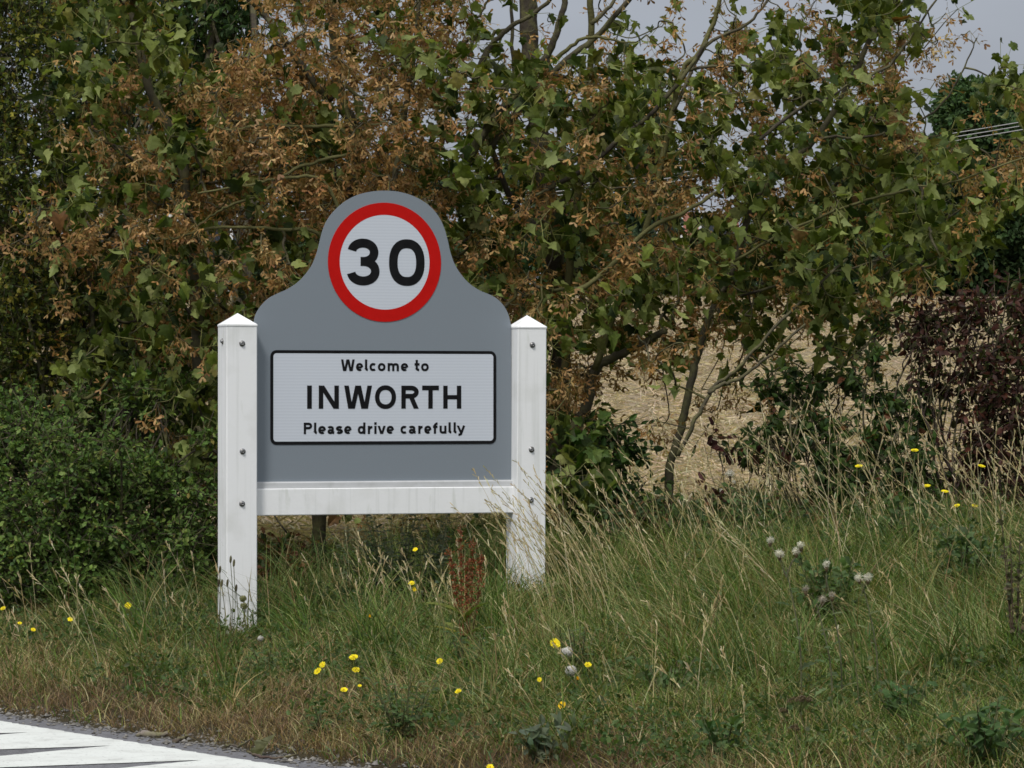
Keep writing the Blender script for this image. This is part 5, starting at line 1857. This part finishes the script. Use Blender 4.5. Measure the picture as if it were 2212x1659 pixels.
for k in range(7):
    t = rng.rand() * 6
    put(lf, [leaf_shape([(.07, .1), (.11, .4), (.08, .75)], .5, .5)], (p + [0, 0, rng.uniform(.02, .18)])[None], np.array([[cos(t), sin(t) * .6, .9]]), np.array([[0, -.3, 1.0]]), np.array([rng.uniform(.14, .22)]), np.array([[.20, .18, .035] if k % 2 else [.13, .15, .03]]))
fix(st.build('stem', M['bark']), root); fix(sd_.build('seed_spikes', M['seed']), root); fix(lf.build('foliage', M['smallleaf']), root)

# ribwort heads against the left post
RIB = [(498, 1211), (505, 1219), (475, 1233), (479, 1262), (472, 1262), (510, 1273), (491, 1262)]
RIBL = ['tallest dark ribwort head against the left white post', 'dark ribwort head touching the tallest one on the left post', 'ribwort head at the outer edge of the left post, upper one', 'ribwort head at the outer edge of the left post, lower one',
        'smallest ribwort head leaning out beside the left post', 'low ribwort head over the middle of the left post', 'slim ribwort head between the tall and the edge heads']
for (dx, dy), lab in zip(RIB, RIBL):
    p = P(dx, dy, 17.95 + rng.normal(0, .05))
    g0 = P(dx - 2 + rng.normal(0, 6), 1360, p[1]); g0[2] = ground(g0[0], g0[1])
    root = empty('ribwort_plantain', g0, lab, 'weed', 'ribwort heads by the left post')
    mb = MB(); cv = catmull([g0, (g0 + p) / 2 + [.012, 0, 0], p], 5); tube(mb, cv, .0017, 5, (.10, .10, .04)); fix(mb.build('stem', M['smallleaf']), root)
    mb = MB(); tube(mb, [p - [0, 0, .012], p - [0, 0, .006], p + [.001, 0, .008], p + [.002, 0, .019], p + [.002, 0, .025]], [.002, .0052, .006, .0048, .001], 8, (.055, .045, .028), True); fix(mb.build('seed_spike', M['bark']), root)
for (dx, dy), lab in (((525, 1293), 'upper round tufted seed head at the foot of the left post'), ((527, 1309), 'lower round tufted seed head at the foot of the left post')):
    p = P(dx, dy, 17.9); g0 = p.copy(); g0[2] = ground(p[0], p[1]); g0[0] += .02
    root = empty('grass_seed_head', g0, lab, 'weed', 'round tufted seed heads')
    mb = MB(); tube(mb, catmull([g0, (g0 + p) / 2, p], 4), .0016, 5, (.2, .19, .09)); fix(mb.build('stem', M['smallleaf']), root)
    mb = MB(); puff(mb, p, .019, (.20, .20, .09), 200); fix(mb.build('tuft', M['grass']), root)


# single leafy weeds
def weed(dx, dy, h, spread, L, n, pal, label, shape='spiny', stemcol=(.12, .12, .06)):
    p = on_ray(dx, dy, .0)
    root = empty('leafy_weed', p, label, 'weed', 'leafy weeds of the verge')
    st = MB(); lf = MB()
    for k in range(n):
        t = rng.rand() * 2 * pi
        top = p + np.array([cos(t) * spread * rng.uniform(.2, 1), sin(t) * spread * rng.uniform(.2, 1), h * rng.uniform(.6, 1.1)])
        a = p + np.array([cos(t), sin(t), 0]) * spread * .12
        cv = catmull([a, a * .5 + top * .5 + [0, 0, .04 * h], top], 5)
        tube(st, cv, np.linspace(.0035, .0015, len(cv)), 5, np.array(stemcol) * rng.uniform(.8, 1.2))
        if shape == 'spiny':
            spiny_leaves(lf, a, top, max(7, int(h / .022)), L, pal)
        else:
            m = max(8, int(h / .018))
            f = rng.rand(m, 1)
            put(lf, OVAL_V if shape == 'oval' else HAW_V, a + (top - a) * f, rng.normal(0, .9, (m, 3)) + [0, 0, .3], UPC + rng.normal(0, .4, (m, 3)), L * rng.uniform(.6, 1.2, m), pick(pal, m))
    fix(st.build('stem', M['smallleaf']), root); fix(lf.build('foliage', M['smallleaf']), root)
    return root


G1 = [(3, (.056, .098, .030)), (2, (.078, .125, .038))]
G2 = [(3, (.085, .115, .065)), (2, (.11, .14, .085))]
G3 = [(3, (.05, .10, .03)), (2, (.07, .125, .035))]
weed(1020, 1465, .22, .16, .07, 16, G1, 'dark green prickly weed clump below the middle of the sign')
weed(870, 1600, .26, .15, .06, 14, G1, 'bluish green feathery weed near the tarmac, below the yellow flowers')
weed(850, 1310, .52, .22, .07, 18, G2, 'grey green branching weed with pale stems under the white rail', 'spiny', (.24, .25, .15))
weed(940, 1300, .46, .16, .06, 16, G2, 'grey green weed between the double yellow flower and the rusty dock', 'spiny', (.22, .23, .14))
weed(1170, 1650, .14, .14, .05, 14, G2, 'pale broad leaved weed at the bottom of the view near the middle', 'oval')
weed(2130, 1655, .22, .2, .045, 22, G3, 'fresh green weed clump in the bottom right corner', 'oval')
weed(2195, 1450, .62, .10, .030, 6, [(3, (.07, .078, .034)), (2, (.09, .078, .04))], 'tall dark seeding mugwort at the right edge of the view', 'hawk', (.09, .06, .045))
weed(300, 1380, .20, .16, .06, 14, G2, 'bluish green weed below the lone yellow flower on the left', 'spiny')
weed(575, 1470, .14, .14, .06, 12, G1, 'low green weed in front of the left white post')
weed(1440, 1520, .17, .14, .036, 16, G1, 'low dark weed right of the white puffs', 'hawk')
weed(1500, 1390, .24, .14, .06, 12, G1, 'dark weed at the foot of the leaning grass stems')
weed(1800, 1390, .36, .20, .045, 22, G1, 'dark green weed beneath the dried umbel', 'hawk')
weed(1960, 1580, .18, .15, .04, 14, G3, 'green weed low in the right foreground', 'hawk')
weed(700, 1590, .12, .12, .06, 10, G1, 'small green weed at the tarmac edge left of the feathery one')
weed(1560, 1640, .16, .14, .045, 12, G3, 'green weed at the bottom edge right of the middle', 'hawk')
weed(1640, 1230, .42, .22, .045, 26, G1, 'dark leafy weed left of the white thistle heads', 'hawk')
weed(1330, 1200, .42, .22, .05, 24, G1, 'dark leafy weed right of the right white post', 'hawk')

# dried flat topped heads
for dx, dy, h, r, n, lab in ((1728, 1506, .20, .034, 3, 'pinkish brown flat topped yarrow head, largest of the dried ones'), (1693, 1534, .15, .015, 1, 'small dried yarrow head left of the large pinkish one'),
                             (1718, 1571, .13, .015, 1, 'small dried yarrow head below the large pinkish one'), (1841, 1363, .36, .03, 1, 'greenish closed umbel seed head among the tall grass')):
    p = on_ray(dx, dy, h); g0 = p.copy(); g0[2] = ground(p[0], p[1]); g0[0] += .02
    root = empty('yarrow_head', g0, lab, 'seed head', 'dried flat seed heads')
    st = MB(); hd = MB()
    fork = p - [0, 0, r * 1.6]
    tube(st, catmull([g0, (g0 + fork) / 2 + [.01, 0, 0], fork], 4), .0022, 5, (.13, .12, .06))
    col = (.22, .17, .13) if 'umbel' not in lab else (.20, .19, .09)
    for k in range(16 * n):
        a = rng.rand() * 2 * pi; q = r * (1.3 if n > 1 else 1) * math.sqrt(rng.rand())
        e = p + np.array([cos(a) * q, sin(a) * q, -q * q / r * .25 + rng.normal(0, .003)])
        ribbons(st, fork[None], e[None], np.array([.0014]), np.array([(.13, .12, .06)]))
        for j in range(5):
            o_ = e + rng.normal(0, .003, 3)
            s_ = .004
            hd.add([o_ + [-s_, 0, 0], o_ + [s_, 0, 0], o_ + [0, -s_, s_], o_ + [0, s_, s_]], [(0, 1, 2), (0, 3, 1), (2, 1, 3)], None, np.array(col) * rng.uniform(.6, 1.5))
    fix(st.build('stem', M['smallleaf']), root); fix(hd.build('flat_head', M['seed']), root)

# litter at the tarmac edge
def stick(name, label, pts, rad, col, jag=.004):
    w3 = []
    for a, b, h in pts:
        q = on_ray(a, b, h); w3.append(q)
    cv = catmull(w3, 6); cv = cv + rng.normal(0, jag, cv.shape)
    rr = np.interp(np.linspace(0, 1, len(cv)), np.linspace(0, 1, len(rad)), rad) * (1 + rng.normal(0, .08, len(cv)))
    mb = MB(); tube(mb, cv, rr, 7, col, True)
    o = mb.build(name, M['bark'], None, True, cv[0])
    return tag(o, label, 'twig', 'dead twigs at the road edge')


stick('dead_twig', 'weathered grey piece of branch lying at the tarmac edge', [(298, 1589, .01), (312, 1586, .015), (335, 1588, .015), (362, 1584, .015)], [.010, .016, .013, .009], (.20, .17, .15), .002)
stick('dead_twig', 'dark crooked twig beside the weathered piece of branch', [(380, 1603, .01), (395, 1594, .02), (408, 1590, .03)], [.009, .008, .004], (.09, .07, .055))
stick('dead_twig', 'long dark curved twig lying on the grit by the dead leaf', [(535, 1622, .01), (560, 1634, .012), (600, 1637, .012), (640, 1630, .02)], [.005, .006, .005, .003], (.085, .06, .05), .002)
stick('dead_twig', 'dark forked twig poking from the grass above the long one', [(488, 1612, .01), (515, 1610, .03), (545, 1598, .06)], [.005, .005, .003], (.085, .07, .055))
p = on_ray(563, 1606, .05)
mb = MB()
tv, tt = leaf_shape(SYC, 1.3, .9, .9)
tv[:, 2] += .12 * np.sin(tv[:, 1] * 17) * np.cos(tv[:, 0] * 13)
put(mb, [(tv, tt)], p[None] + [[0, 0, -.04]], np.array([[.35, -.1, .9]]), np.array([[-.3, -1.0, .2]]), np.array([.08]), np.array([[.15, .15, .085]]))
tube(mb, [p + [0, 0, -.045], p + [-.02, -.01, -.06]], .002, 4, (.2, .16, .1))
tag(mb.build('dead_leaf', M['sycamore'], None, False, p), 'curled greyish dead leaf caught at the grass edge', 'leaf')

weed(1490, 1210, .40, .2, .045, 24, G1, 'dark leafy weed between the forked sapling and the leaning stems', 'hawk')
weed(1960, 1260, .42, .22, .045, 26, G1, 'dark leafy weed behind the flat yellow flowers', 'hawk')
weed(2090, 1320, .38, .2, .045, 22, G1, 'dark leafy weed beside the tall mugwort', 'hawk')
weed(1250, 1460, .22, .16, .05, 14, G1, 'grey green weed around the white puffs', 'spiny')
weed(760, 1260, .36, .16, .05, 14, G2, 'grey green weed under the rail nearer the left post', 'spiny')
